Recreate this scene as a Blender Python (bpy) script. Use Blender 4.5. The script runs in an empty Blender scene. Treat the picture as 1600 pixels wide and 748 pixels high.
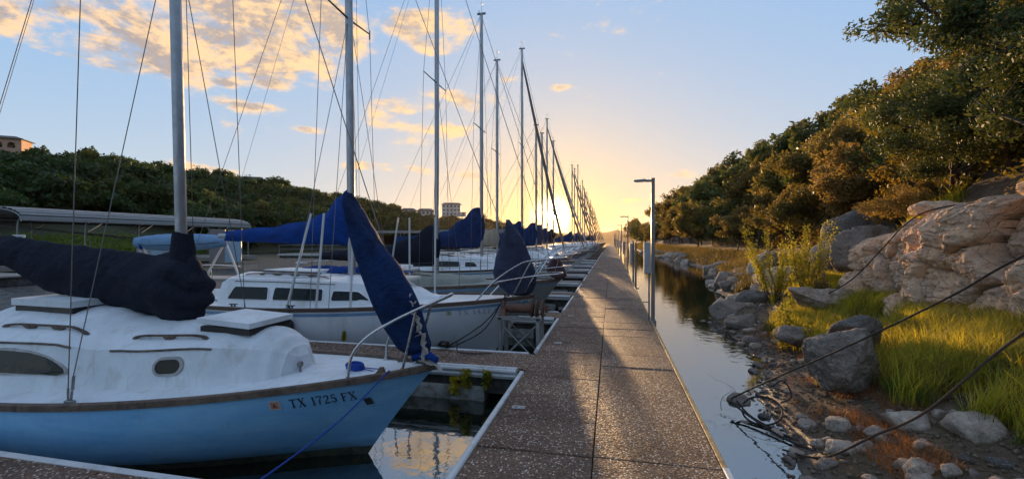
import bpy, bmesh, math, random
import numpy as np
from mathutils import Vector, Matrix, noise as mnoise
R=math.radians; PI=math.pi
rng=random.Random(7)
S=bpy.context.scene
COL=S.collection
# ------------------------------------------------------------ camera
EYE=2.05
cam=bpy.data.objects.new('camera',bpy.data.cameras.new('camera')); COL.objects.link(cam)
cam.data.lens=15.75; cam.data.sensor_width=36; cam.data.clip_end=12000; cam.data.clip_start=.05
cam.location=(0,0,EYE); cam.rotation_euler=(R(90),0,math.atan(155/700)); S.camera=cam
S.view_settings.view_transform='Standard'; S.view_settings.look='None'
S.view_settings.exposure=2.3; S.view_settings.gamma=1
try:
    S.cycles.use_denoising=True; S.cycles.max_bounces=8; S.cycles.diffuse_bounces=3; S.cycles.glossy_bounces=4
    S.cycles.transmission_bounces=4; S.cycles.transparent_max_bounces=8; S.cycles.sample_clamp_indirect=6
    S.cycles.caustics_reflective=False; S.cycles.caustics_refractive=False
except Exception: pass
# ------------------------------------------------------------ node helpers
class NT:
    def __init__(s,nt): s.nt=nt
    def n(s,t,**k):
        nd=s.nt.nodes.new(t)
        for a,b in k.items(): setattr(nd,a,b)
        return nd
    def put(s,sock,v):
        if isinstance(v,bpy.types.NodeSocket): s.nt.links.new(v,sock)
        elif v is not None:
            if isinstance(v,(tuple,list)) and len(v)==3 and sock.type=='RGBA': v=(*v,1)
            sock.default_value=v
    def m(s,op,a,b=None,c=None,clamp=False):
        nd=s.n('ShaderNodeMath',operation=op,use_clamp=clamp)
        for i,v in enumerate((a,b,c)):
            if v is not None: s.put(nd.inputs[i],v)
        return nd.outputs[0]
    def vm(s,op,a,b=None):
        nd=s.n('ShaderNodeVectorMath',operation=op)
        s.put(nd.inputs[0],a)
        if b is not None: s.put(nd.inputs[1],b)
        return nd.outputs[1] if op in('DOT_PRODUCT','LENGTH','DISTANCE') else nd.outputs[0]
    def mix(s,f,a,b,bt='MIX'):
        nd=s.n('ShaderNodeMix',data_type='RGBA',blend_type=bt)
        s.put(nd.inputs[0],f); s.put(nd.inputs[6],a); s.put(nd.inputs[7],b); return nd.outputs[2]
    def ss(s,x,lo,hi):
        nd=s.n('ShaderNodeMapRange',interpolation_type='SMOOTHSTEP'); s.put(nd.inputs[0],x)
        nd.inputs[1].default_value=lo; nd.inputs[2].default_value=hi; return nd.outputs[0]
    def lin(s,x,lo,hi,a=0.,b=1.):
        nd=s.n('ShaderNodeMapRange'); s.put(nd.inputs[0],x)
        nd.inputs[1].default_value=lo; nd.inputs[2].default_value=hi; nd.inputs[3].default_value=a; nd.inputs[4].default_value=b; return nd.outputs[0]
    def noise(s,vec,scale,detail=4,rough=.55,dist=0.,color=False):
        nd=s.n('ShaderNodeTexNoise'); s.put(nd.inputs['Vector'],vec)
        nd.inputs['Scale'].default_value=scale; nd.inputs['Detail'].default_value=detail
        nd.inputs['Roughness'].default_value=rough; nd.inputs['Distortion'].default_value=dist
        return nd.outputs['Color' if color else 'Fac']
    def ramp(s,x,stops):
        nd=s.n('ShaderNodeValToRGB'); s.put(nd.inputs[0],x); e=nd.color_ramp.elements
        while len(e)<len(stops): e.new(.5)
        for el,(p,c) in zip(e,stops): el.position=p; el.color=(*c,1) if len(c)==3 else c
        return nd.outputs[0]
# ------------------------------------------------------------ sky
SUN_EL,SUN_AZ=R(3.0),R(-7.4)
sun_dir=Vector((math.sin(SUN_AZ)*math.cos(SUN_EL),math.cos(SUN_AZ)*math.cos(SUN_EL),math.sin(SUN_EL)))
def make_world():
    w=bpy.data.worlds.new('World'); S.world=w; w.use_nodes=True
    nt=w.node_tree; bg=nt.nodes['Background']; N=NT(nt)
    tc=N.n('ShaderNodeTexCoord').outputs['Generated']
    sep=N.n('ShaderNodeSeparateXYZ'); N.put(sep.inputs[0],tc); x,y,z=sep.outputs
    sk=N.n('ShaderNodeTexSky',sky_type='NISHITA',sun_disc=False); sk.sun_elevation=SUN_EL; sk.sun_rotation=SUN_AZ
    sk.altitude=200; sk.air_density=1; sk.dust_density=1.2; sk.ozone_density=2.0
    zz=N.m('MAXIMUM',z,.012)
    cb=N.n('ShaderNodeCombineXYZ'); N.put(cb.inputs[0],x); N.put(cb.inputs[1],y); N.put(cb.inputs[2],zz)
    N.put(sk.inputs[0],N.vm('NORMALIZE',cb.outputs[0]))
    # shoulder: each channel rolls off like film does towards the sun
    sc=N.vm('MULTIPLY',sk.outputs[0],(.14,)*3)
    den=N.vm('ADD',N.vm('MULTIPLY',sc,(1/.28,1/.22,1/.17)),(1,1,1))
    base=N.vm('DIVIDE',sc,den)
    cosd=N.vm('DOT_PRODUCT',tc,tuple(sun_dir))
    ang=N.m('ARCCOSINE',N.m('MINIMUM',cosd,.99999999))
    def gauss(v,wd): return N.m('EXPONENT',N.m('MULTIPLY',N.m('POWER',N.m('DIVIDE',v,wd),2.),-1.))
    lowf=N.m('EXPONENT',N.m('DIVIDE',zz,-.22)); warm=N.m('EXPONENT',N.m('DIVIDE',ang,-.28))
    grad=N.mix(N.m('MULTIPLY',lowf,.95),(.056,.128,.245),(.195,.215,.21))
    grad=N.mix(N.m('MULTIPLY',warm,.85),grad,(.185,.18,.155))
    base=N.mix(.78,base,grad)
    base=N.mix(N.m('MULTIPLY',N.m('MULTIPLY',warm,N.m('EXPONENT',N.m('DIVIDE',zz,-.20))),1.15,clamp=True),base,(.25,.145,.028))
    # clouds: noise in direction space, gathered where the evening clouds stand (azimuth, elevation, widths)
    az=N.m('ARCTAN2',x,y); el=N.m('ARCSINE',z)
    blobs=[]
    CA=math.atan(155/700)
    for px,py,rx,ry,am in [(60,0,240,40,1.1),(330,0,230,62,1.15),(70,60,110,26,.8),(175,90,90,26,.8),(310,50,110,50,.8),(270,80,60,36,.5),(470,45,90,60,.9),(520,100,24,40,.7),
        (430,122,36,20,.8),(390,166,55,9,.8),(355,130,22,7,.6),(487,203,38,8,.9),(633,40,26,20,.75),(668,48,20,22,.6),(715,52,42,30,.75),(670,78,34,14,.75),
        (700,155,80,20,.9),(630,170,40,14,.8),(585,170,34,16,.75),(600,194,40,9,.7),(705,205,70,12,1.),(650,222,50,8,.7),(620,262,55,10,1.),(560,258,35,6,.6),(745,275,70,8,.8),
        (290,262,70,9,1.),(330,268,50,6,.7),(875,137,22,6,.7),(840,200,30,8,.4),(1068,270,38,12,.85),(1000,313,36,4,.7),(1000,246,60,8,.0),(790,125,24,8,.6),(130,130,40,8,.4)]:
        k=(px-800)/700; a=math.atan(k)-CA; cf=math.cos(math.atan(k)); e=math.atan((374-py)/700*cf)
        blobs.append((a,e,rx/700*cf*cf,ry/700*cf,am))
    msum=None
    for a,e,ra,re,am in blobs:
        if am<=0: continue
        q=N.m('ADD',N.m('POWER',N.m('DIVIDE',N.m('SUBTRACT',az,a),ra),2.),N.m('POWER',N.m('DIVIDE',N.m('SUBTRACT',el,e),re),2.))
        g=N.m('MULTIPLY',N.m('EXPONENT',N.m('MULTIPLY',q,-1.)),am)
        msum=g if msum is None else N.m('ADD',msum,g)
    # a clear gap in the bank
    a,e=math.atan(-665/700)-CA,.335
    q=N.m('ADD',N.m('POWER',N.m('DIVIDE',N.m('SUBTRACT',az,a),.035),2.),N.m('POWER',N.m('DIVIDE',N.m('SUBTRACT',el,e),.018),2.))
    msum=N.m('SUBTRACT',msum,N.m('MULTIPLY',N.m('EXPONENT',N.m('MULTIPLY',q,-1.)),.9))
    # the bank goes on above and behind
    back=N.m('MULTIPLY',N.ss(el,.50,.62),.55)
    msum=N.m('MAXIMUM',N.m('MINIMUM',msum,.78),back)
    dv=N.vm('MULTIPLY',tc,(1,1,2.1))
    def dens(off):
        v=N.vm('ADD',dv,off)
        n1=N.noise(v,5.2,10,.66,.45); n2=N.noise(v,26,6,.65)
        return N.m('ADD',N.m('MULTIPLY',N.m('SUBTRACT',n1,.5),2.5),N.m('MULTIPLY',N.m('SUBTRACT',n2,.5),1.1))
    n0=dens((0,0,0)); d0=N.m('ADD',msum,n0)
    n1=dens(tuple(Vector((sun_dir.x,sun_dir.y,-.45)).normalized()*.035))   # towards the low sun: lit from below and behind
    cov=N.ss(d0,.34,.95)
    thick=N.ss(N.m('SUBTRACT',d0,N.m('MULTIPLY',N.m('SUBTRACT',n0,n1),1.6)),.50,1.12)
    lit=N.mix(N.m('EXPONENT',N.m('DIVIDE',ang,-.7)),(.27,.18,.11),(.34,.22,.08))
    dark=N.mix(N.m('EXPONENT',N.m('DIVIDE',ang,-.7)),(.080,.070,.078),(.22,.165,.11))
    ccol=N.mix(thick,lit,dark)
    ccol=N.mix(N.m('MULTIPLY',N.ss(el,.55,.9),.6),ccol,dark)
    colr=N.mix(N.m('MULTIPLY',cov,.92),base,ccol)
    # aureole and the disc itself
    au=N.m('ADD',N.m('MULTIPLY',gauss(ang,.026),6.0),N.m('ADD',N.m('MULTIPLY',N.m('EXPONENT',N.m('DIVIDE',ang,-.045)),.25),N.m('MULTIPLY',N.m('LESS_THAN',ang,.009),30.)))
    glow=N.vm('MULTIPLY',N.vm('ADD',(0,0,0),(1.,.66,.25)),(1,1,1))
    sc2=N.n('ShaderNodeVectorMath',operation='SCALE'); N.put(sc2.inputs[0],glow); N.put(sc2.inputs['Scale'],au)
    out=N.vm('ADD',colr,sc2.outputs[0])
    N.put(bg.inputs[0],N.vm('MULTIPLY',out,(7.,7.,7.))); bg.inputs[1].default_value=.12
    w.cycles.sampling_method='MANUAL'; w.cycles.sample_map_resolution=1024
make_world()
sl=bpy.data.lights.new('sun','SUN'); sl.energy=2.0; sl.angle=R(.55); sl.color=(1.,.62,.30)
so=bpy.data.objects.new('sun',sl); COL.objects.link(so); so.rotation_euler=(-sun_dir).to_track_quat('-Z','Y').to_euler()
# ------------------------------------------------------------ object helpers
def tag(o,label=None,cat=None,group=None,kind=None):
    if label: o['label']=label
    if cat: o['category']=cat
    if group: o['group']=group
    if kind: o['kind']=kind
    return o
def empty(name,loc=(0,0,0),rz=0.):
    o=bpy.data.objects.new(name,None); COL.objects.link(o); o.location=loc; o.rotation_euler=(0,0,rz); o.empty_display_size=.2
    return o
def copy_tree(o,parent=None):
    c=o.copy(); COL.objects.link(c); c.parent=parent
    for ch in o.children: copy_tree(ch,c)
    return c
def mesh_np(name,V,Fq,smooth=False,tri=False):
    """V (n,3), Fq (m,3|4) -> mesh, fast"""
    k=Fq.shape[1]; me=bpy.data.meshes.new(name)
    me.vertices.add(len(V)); me.vertices.foreach_set('co',np.ascontiguousarray(V,dtype=np.float32).ravel())
    me.loops.add(Fq.size); me.loops.foreach_set('vertex_index',np.ascontiguousarray(Fq,dtype=np.int32).ravel())
    me.polygons.add(len(Fq)); me.polygons.foreach_set('loop_start',np.arange(0,Fq.size,k,dtype=np.int32))
    if smooth: me.polygons.foreach_set('use_smooth',np.ones(len(Fq),dtype=bool))
    me.update(calc_edges=True); return me
def link(name,me,mat=None,parent=None):
    o=bpy.data.objects.new(name,me); COL.objects.link(o)
    if mat and not me.materials: me.materials.append(mat)
    if parent: o.parent=parent
    return o
class MB:
    def __init__(s): s.v=[]; s.f=[]
    def add(s,vs,fs):
        o=len(s.v); s.v+=[tuple(p) for p in vs]; s.f+=[tuple(i+o for i in f) for f in fs]; return s
    def box(s,a,b,mat=None,ch=0.):
        (x0,y0,z0),(x1,y1,z1)=a,b
        vs=[(x,y,z) for z in(z0,z1) for y in(y0,y1) for x in(x0,x1)]
        if mat: vs=[mat@Vector(p) for p in vs]
        return s.add(vs,[(0,2,3,1),(4,5,7,6),(0,1,5,4),(2,6,7,3),(0,4,6,2),(1,3,7,5)])
    def cbox(s,a,b,c=.01,mat=None):
        """box with chamfered top edges and corners"""
        (x0,y0,z0),(x1,y1,z1)=a,b
        vs=[]
        for z,i in((z0,0),(z1-c,0),(z1,c)):
            vs+=[(x0+i,y0+i,z),(x1-i,y0+i,z),(x1-i,y1-i,z),(x0+i,y1-i,z)]
        if mat: vs=[mat@Vector(p) for p in vs]
        fs=[(3,2,1,0),(8,9,10,11)]
        for k in(0,4):
            for j in range(4): fs.append((k+j,k+(j+1)%4,k+4+(j+1)%4,k+4+j))
        return s.add(vs,fs)
    def tube(s,pts,r,n=8,cap=True,flat=1.):
        pts=[Vector(p) for p in pts]; m=len(pts)
        rs=r if isinstance(r,(list,tuple)) else [r]*m
        T=[(pts[min(i+1,m-1)]-pts[max(i-1,0)]).normalized() for i in range(m)]
        up=Vector((0,0,1)) if abs(T[0].z)<.9 else Vector((1,0,0))
        u=T[0].cross(up).normalized(); vs=[]
        for i in range(m):
            u=(u-T[i]*u.dot(T[i])).normalized(); w=T[i].cross(u)
            for k in range(n):
                a=2*PI*k/n; vs.append(pts[i]+(u*math.cos(a)+w*math.sin(a)*flat)*rs[i])
        fs=[(i*n+k,i*n+(k+1)%n,(i+1)*n+(k+1)%n,(i+1)*n+k) for i in range(m-1) for k in range(n)]
        if cap: fs+=[tuple(range(n))[::-1],tuple((m-1)*n+k for k in range(n))]
        return s.add(vs,fs)
    def lathe(s,prof,n=16,mat=None):
        vs=[]; 
        for r,z in prof:
            for k in range(n):
                a=2*PI*k/n; vs.append(Vector((r*math.cos(a),r*math.sin(a),z)))
        if mat: vs=[mat@p for p in vs]
        m=len(prof)
        fs=[(i*n+k,i*n+(k+1)%n,(i+1)*n+(k+1)%n,(i+1)*n+k) for i in range(m-1) for k in range(n)]
        fs+=[tuple(range(n))[::-1],tuple((m-1)*n+k for k in range(n))]
        return s.add(vs,fs)
    def grid(s,rows,closed=False):
        nr=len(rows); nc=len(rows[0]); vs=[p for r in rows for p in r]
        fs=[]
        for i in range(nr-1):
            for j in range(nc if closed else nc-1):
                fs.append((i*nc+j,i*nc+(j+1)%nc,(i+1)*nc+(j+1)%nc,(i+1)*nc+j))
        return s.add(vs,fs)
    def prism(s,poly,d):
        """poly: 3D points of a planar outline, d: extrusion vector"""
        n=len(poly); d=Vector(d); a=[Vector(p) for p in poly]; b=[p+d for p in a]
        return s.add(a+b,[tuple(range(n))[::-1],tuple(range(n,2*n))]+[(i,(i+1)%n,n+(i+1)%n,n+i) for i in range(n)])
    def build(s,name,mat,parent=None,smooth=False,bevel=0.,bseg=2,auto=None):
        me=bpy.data.meshes.new(name); me.from_pydata([tuple(p) for p in s.v],[],s.f)
        bm=bmesh.new(); bm.from_mesh(me)
        if bevel:
            es=[e for e in bm.edges if len(e.link_faces)==2 and e.calc_face_angle(0)>.6]
            bmesh.ops.bevel(bm,geom=es,offset=bevel,segments=bseg,affect='EDGES',profile=.6)
        bmesh.ops.recalc_face_normals(bm,faces=bm.faces)
        if smooth:
            for f in bm.faces: f.smooth=True
            lim=auto if auto is not None else R(38)
            for e in bm.edges:
                if len(e.link_faces)==2 and e.calc_face_angle(0)>lim: e.smooth=False
        bm.to_mesh(me); bm.free()
        return link(name,me,mat,parent)
def interp(x,pts):
    """piecewise-linear; pts sorted by x; values scalars or tuples"""
    if x<=pts[0][0]: return pts[0][1:] if len(pts[0])>2 else pts[0][1]
    for a,b in zip(pts,pts[1:]):
        if x<=b[0]:
            t=(x-a[0])/(b[0]-a[0]); r=tuple(p+(q-p)*t for p,q in zip(a[1:],b[1:])); return r if len(r)>1 else r[0]
    return pts[-1][1:] if len(pts[-1])>2 else pts[-1][1]
def sinterp(x,pts):
    """smooth (cosine) version of interp"""
    if x<=pts[0][0]: return interp(x,pts)
    for a,b in zip(pts,pts[1:]):
        if x<=b[0]:
            t=(x-a[0])/(b[0]-a[0]); t=t*t*(3-2*t); r=tuple(p+(q-p)*t for p,q in zip(a[1:],b[1:])); return r if len(r)>1 else r[0]
    return interp(x,pts)
def spline(pts,n=8):
    P=[Vector(p) for p in pts]; out=[]
    for i in range(len(P)-1):
        a=P[max(i-1,0)];b=P[i];c=P[i+1];d=P[min(i+2,len(P)-1)]
        for k in range(n):
            t=k/n; out.append(.5*((2*b)+(c-a)*t+(2*a-5*b+4*c-d)*t*t+(3*b-a-3*c+d)*t**3))
    return out+[P[-1]]
def fbm(p,oct=4,sc=1.): return mnoise.fractal(Vector(p)*sc,1.,2.,oct)
# ------------------------------------------------------------ materials
MATS={}
def mat(name,color,rough=.6,metal=0.,var=None,vscale=3.,bump=0.,bscale=40.,color2=None,spec=.5,coord='Object',rnd=0.,stain=None,trans=0.,coat=0.):
    if name in MATS: return MATS[name]
    m=bpy.data.materials.new(name); m.use_nodes=True; N=NT(m.node_tree); b=m.node_tree.nodes['Principled BSDF']
    vec=N.n('ShaderNodeTexCoord').outputs['Object'] if coord=='Object' else N.n('ShaderNodeNewGeometry').outputs['Position']
    col=color
    if color2 or var:
        c2=color2 or tuple(c*(1-var) for c in color)
        nz=N.noise(vec,vscale,6,.65,.4); col=N.mix(N.ss(nz,.35,.68),color,c2)
    if stain:
        sc,sscale,amt=stain
        v=N.vm('MULTIPLY',vec,(sscale,sscale,sscale*.35)); nz=N.noise(v,1.,7,.7,.6)
        col=N.mix(N.m('MULTIPLY',N.ss(nz,.50,.68),amt),col if isinstance(col,bpy.types.NodeSocket) else (*col,1),sc)
    if rnd:
        oi=N.n('ShaderNodeObjectInfo').outputs['Random']
        hs=N.n('ShaderNodeHueSaturation'); N.put(hs.inputs['Color'],col if isinstance(col,bpy.types.NodeSocket) else (*col,1))
        N.put(hs.inputs['Value'],N.lin(oi,0,1,1-rnd,1+rnd)); N.put(hs.inputs['Hue'],N.lin(N.m('FRACT',N.m('MULTIPLY',oi,7.3)),0,1,.5-rnd*.06,.5+rnd*.06)); col=hs.outputs[0]
    N.put(b.inputs['Base Color'],col)
    b.inputs['Metallic'].default_value=metal; b.inputs['Specular IOR Level'].default_value=spec
    if coat: b.inputs['Coat Weight'].default_value=coat; b.inputs['Coat Roughness'].default_value=.15
    N.put(b.inputs['Roughness'],N.lin(N.noise(vec,vscale*2.3,4),.3,.7,max(rough-.1,.02),min(rough+.12,1)))
    if bump:
        bp=N.n('ShaderNodeBump'); bp.inputs['Strength'].default_value=bump; bp.inputs['Distance'].default_value=.02
        N.put(bp.inputs['Height'],N.noise(vec,bscale,6,.6)); N.put(b.inputs['Normal'],bp.outputs[0])
    MATS[name]=m; return m
def foliage_mat(name,c1,c2,tr=.35,scale=.9):
    m=bpy.data.materials.new(name); m.use_nodes=True; N=NT(m.node_tree); b=m.node_tree.nodes['Principled BSDF']; out=m.node_tree.nodes['Material Output']
    geo=N.n('ShaderNodeNewGeometry'); oi=N.n('ShaderNodeObjectInfo').outputs['Random']
    ri=geo.outputs['Random Per Island']
    nz=N.noise(geo.outputs['Position'],scale,3)
    f=N.m('ADD',N.m('MULTIPLY',N.ss(nz,.35,.65),.55),N.m('MULTIPLY',ri,.45))
    col=N.mix(f,c1,c2)
    hs=N.n('ShaderNodeHueSaturation'); N.put(hs.inputs['Color'],col); N.put(hs.inputs['Value'],N.lin(oi,0,1,.65,1.35)); N.put(hs.inputs['Hue'],N.lin(N.m('FRACT',N.m('MULTIPLY',oi,5.7)),0,1,.485,.515))
    col=hs.outputs[0]
    N.put(b.inputs['Base Color'],col); b.inputs['Roughness'].default_value=.6; b.inputs['Specular IOR Level'].default_value=.3
    t=N.n('ShaderNodeBsdfTranslucent'); N.put(t.inputs[0],N.mix(.5,col,(c2[0]*1.6,c2[1]*1.5,c2[2]*.6)))
    ms=N.n('ShaderNodeMixShader'); ms.inputs[0].default_value=tr
    N.put(ms.inputs[1],b.outputs[0]); N.put(ms.inputs[2],t.outputs[0]); N.put(out.inputs[0],ms.outputs[0])
    MATS[name]=m; return m
def cloth_mat(name,c,c2=None,rnd=0.):
    m=bpy.data.materials.new(name); m.use_nodes=True; N=NT(m.node_tree); b=m.node_tree.nodes['Principled BSDF']; out=m.node_tree.nodes['Material Output']
    vec=N.n('ShaderNodeTexCoord').outputs['Object']
    nz=N.noise(vec,3.,6,.7,.8); col=N.mix(N.ss(nz,.4,.7),c,c2 or tuple(x*.7 for x in c))
    fine=N.noise(N.vm('MULTIPLY',vec,(1.,1.,1.)),70.,3); col=N.mix(N.m('MULTIPLY',N.ss(fine,.5,.75),.05),col,(.3,.3,.32))
    N.put(b.inputs['Base Color'],col); b.inputs['Roughness'].default_value=.8; b.inputs['Specular IOR Level'].default_value=.2
    bp=N.n('ShaderNodeBump'); bp.inputs['Strength'].default_value=.9; bp.inputs['Distance'].default_value=.03
    wr=N.noise(N.vm('MULTIPLY',vec,(3.2,3.2,5.5)),1.6,6,.62,2.2)
    N.put(bp.inputs['Height'],N.m('ADD',wr,N.m('MULTIPLY',fine,.03))); N.put(b.inputs['Normal'],bp.outputs[0])
    t=N.n('ShaderNodeBsdfTranslucent'); N.put(t.inputs[0],col); ms=N.n('ShaderNodeMixShader'); ms.inputs[0].default_value=.22
    N.put(ms.inputs[1],b.outputs[0]); N.put(ms.inputs[2],t.outputs[0]); N.put(out.inputs[0],ms.outputs[0])
    MATS[name]=m; return m
WHITE=mat('white_gelcoat',(.78,.80,.80),.35,var=.10,vscale=1.4,stain=((.36,.33,.27),2.2,.35),bump=.05,bscale=12)
OLDWHITE=mat('weathered_white_deck_paint',(.74,.79,.81),.55,var=.14,vscale=2.2,stain=((.42,.39,.33),7.,.4),bump=.4,bscale=60)
CREAM=mat('cream_gelcoat',(.62,.58,.50),.4,var=.12,vscale=1.2,stain=((.33,.29,.22),2.,.4))
GREYDECK=mat('grey_green_deck_paint',(.27,.28,.23),.7,var=.2,vscale=2.,bump=.2,bscale=50)
BLUEHULL=None
NAVY=cloth_mat('navy_sail_cloth',(.014,.017,.032),(.022,.024,.040))
BLUE=cloth_mat('royal_blue_sail_cloth',(.008,.062,.30),(.008,.040,.18))
DBLUE=cloth_mat('faded_blue_sail_cloth',(.020,.048,.15),(.012,.026,.075))
GREYBLUE=cloth_mat('slate_sail_cloth',(.065,.075,.13),(.035,.042,.075))
JIBBLUE=cloth_mat('jib_bag_blue',(.012,.040,.135),(.008,.022,.065))
LBLUE=cloth_mat('pale_blue_tarp',(.24,.40,.60),(.18,.32,.52))
TORN=cloth_mat('torn_white_cloth',(.5,.47,.42),(.32,.28,.24))
ALU=mat('mast_aluminium',(.42,.42,.43),.42,.75,var=.15,vscale=6,stain=((.2,.18,.16),3,.4))
STEEL=mat('stainless_steel',(.55,.55,.55),.22,1.,var=.1,vscale=20)
WIRE=mat('stay_wire',(.16,.15,.14),.4,.7)
BLACK=mat('black_plastic',(.012,.012,.013),.45)
GLASS=mat('dark_window_glass',(.012,.016,.015),.22,spec=.25)
TEAK=mat('weathered_teak',(.17,.115,.08),.75,color2=(.085,.06,.045),vscale=7,bump=.5,bscale=60,stain=((.02,.015,.012),7,.7))
BROWNRAIL=mat('brown_rub_rail',(.10,.06,.04),.6,var=.3)
STRIPE=mat('pale_blue_stripe',(.16,.30,.46),.45,var=.2)
BOTTOM=mat('antifouling_scum',(.035,.045,.03),.8,color2=(.10,.10,.06),vscale=9,bump=.5)
VINYL=mat('white_vinyl_bumper',(.60,.61,.60),.5,var=.12,stain=((.25,.24,.22),5,.5),bump=.2,coord='World')
ROPEB=mat('blue_rope',(.01,.06,.35),.8,bump=.6,bscale=200)
ROPEK=mat('black_rope',(.015,.014,.013),.85,bump=.6,bscale=200)
RUST=mat('rusty_steel',(.16,.075,.045),.8,color2=(.07,.04,.03),vscale=9,bump=.5,bscale=50)
GALV=mat('galvanised_steel',(.30,.30,.29),.5,.6,var=.25,vscale=8,stain=((.13,.07,.04),4,.6))
WHITEPVC=mat('white_pvc',(.62,.62,.60),.45,var=.1)
# hull paint of the first boat: sun-chalked blue, darker where scuffed
def blue_hull():
    m=bpy.data.materials.new('chalky_blue_hull_paint'); m.use_nodes=True; N=NT(m.node_tree); b=m.node_tree.nodes['Principled BSDF']
    o=N.n('ShaderNodeTexCoord').outputs['Object']
    n1=N.noise(N.vm('MULTIPLY',o,(1.,1.,2.6)),1.7,7,.62,.5); n2=N.noise(N.vm('MULTIPLY',o,(2.,2.,14.)),2.,5,.6); n3=N.noise(N.vm('MULTIPLY',o,(14,14,1.5)),1.5,5,.6)
    col=N.mix(N.ss(n1,.3,.7),(.27,.56,.82),(.19,.46,.75))
    col=N.mix(N.m('MULTIPLY',N.ss(n2,.52,.72),.35),col,(.13,.30,.50))
    col=N.mix(N.m('MULTIPLY',N.ss(n3,.55,.75),.22),col,(.20,.24,.24))
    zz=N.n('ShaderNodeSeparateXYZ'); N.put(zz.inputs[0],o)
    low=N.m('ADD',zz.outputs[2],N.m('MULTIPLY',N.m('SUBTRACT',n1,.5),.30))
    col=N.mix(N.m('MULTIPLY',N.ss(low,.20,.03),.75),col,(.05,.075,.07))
    N.put(b.inputs['Base Color'],col); N.put(b.inputs['Roughness'],N.lin(n1,.3,.7,.35,.6))
    bp=N.n('ShaderNodeBump'); bp.inputs['Strength'].default_value=.12; bp.inputs['Distance'].default_value=.02
    N.put(bp.inputs['Height'],N.noise(o,9,5)); N.put(b.inputs['Normal'],bp.outputs[0]); MATS['blue_hull']=m; return m
BLUEHULL=blue_hull()
# ------------------------------------------------------------ water
def water_mat():
    m=bpy.data.materials.new('lake_water'); m.use_nodes=True; N=NT(m.node_tree); b=m.node_tree.nodes['Principled BSDF']
    g=N.n('ShaderNodeNewGeometry').outputs['Position']; sp=N.n('ShaderNodeSeparateXYZ'); N.put(sp.inputs[0],g)
    b.inputs['Base Color'].default_value=(.008,.012,.008,1); b.inputs['Roughness'].default_value=.015
    cd=N.n('ShaderNodeVectorMath',operation='DISTANCE'); N.put(cd.inputs[0],g); cd.inputs[1].default_value=(0,0,0)
    calm=N.noise(N.vm('MULTIPLY',g,(1,1,0)),1.3,3,.5)
    fine=N.noise(N.vm('MULTIPLY',g,(1,1,0)),7.,3,.5)
    chop=N.noise(N.vm('MULTIPLY',g,(1.,1.9,0)),2.6,4,.55,.3)
    left=N.ss(sp.outputs[0],-6.,-11.)
    N.put(b.inputs['IOR'],N.lin(left,0,1,4.0,1.5))
    h=N.m('ADD',N.m('MULTIPLY',calm,N.lin(left,0,1,.0045,.016)),N.m('ADD',N.m('MULTIPLY',fine,.0016),N.m('MULTIPLY',N.m('MULTIPLY',chop,left),.12)))
    bp=N.n('ShaderNodeBump'); bp.inputs['Strength'].default_value=1.; bp.inputs['Distance'].default_value=1.
    N.put(bp.inputs['Height'],h); N.put(b.inputs['Normal'],bp.outputs[0]); return m
wm=MB(); wm.add([(-6000,-300,0),(6000,-300,0),(6000,9000,0),(-6000,9000,0)],[(0,1,2,3)])
tag(wm.build('lake_water',water_mat()),kind='structure')
# ------------------------------------------------------------ exposed-aggregate dock
def aggregate():
    m=bpy.data.materials.new('exposed_aggregate'); m.use_nodes=True; N=NT(m.node_tree); b=m.node_tree.nodes['Principled BSDF']
    g=N.n('ShaderNodeNewGeometry').outputs['Position']
    def vor(sc,feat='F1'):
        v=N.n('ShaderNodeTexVoronoi',feature=feat); N.put(v.inputs['Vector'],g); v.inputs['Scale'].default_value=sc; return v
    v=vor(52); d=v.outputs['Distance']; cs=N.n('ShaderNodeSeparateColor'); N.put(cs.inputs[0],v.outputs['Color']); r=cs.outputs[0]; r2=cs.outputs[1]
    v2=vor(120); cs2=N.n('ShaderNodeSeparateColor'); N.put(cs2.inputs[0],v2.outputs['Color'])
    peb=N.ramp(r,[(0,(.10,.052,.034)),(.30,(.19,.098,.060)),(.55,(.28,.16,.098)),(.66,(.34,.22,.145)),(.80,(.56,.45,.34)),(1,(.68,.62,.53))])
    inside=N.ss(d,.52,.34)
    matrix=N.mix(N.ss(cs2.outputs[0],.2,.9),(.085,.052,.037),(.19,.118,.078))
    big=N.noise(g,1.1,6,.68,.6)
    keep=N.m('MULTIPLY',inside,N.ss(N.m('ADD',r2,N.m('MULTIPLY',big,.6)),.38,.52))
    col=N.mix(keep,matrix,peb)
    oi=N.n('ShaderNodeObjectInfo').outputs['Random']
    hs=N.n('ShaderNodeHueSaturation'); N.put(hs.inputs['Color'],col); N.put(hs.inputs['Value'],N.m('MULTIPLY',N.lin(oi,0,1,.85,1.12),N.lin(big,.32,.68,.62,1.30)))
    N.put(b.inputs['Base Color'],hs.outputs[0])
    N.put(b.inputs['Roughness'],N.lin(r2,0,1,.55,.85)); b.inputs['Specular IOR Level'].default_value=.22
    bp=N.n('ShaderNodeBump'); bp.inputs['Strength'].default_value=.85; bp.inputs['Distance'].default_value=.006
    N.put(bp.inputs['Height'],N.m('ADD',N.m('MULTIPLY',keep,N.m('SUBTRACT',1.,d)),N.m('MULTIPLY',N.noise(g,260,3),.25))); N.put(b.inputs['Normal'],bp.outputs[0])
    MATS['agg']=m; return m
AGG=aggregate()
DARKFLOAT=mat('dock_float_side',(.10,.095,.085),.85,color2=(.035,.03,.025),vscale=5,bump=.6,bscale=20,coord='World')
FOAM=mat('grimy_white_float',(.42,.42,.39),.8,color2=(.16,.15,.11),vscale=6,bump=.8,bscale=14,coord='World')
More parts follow.
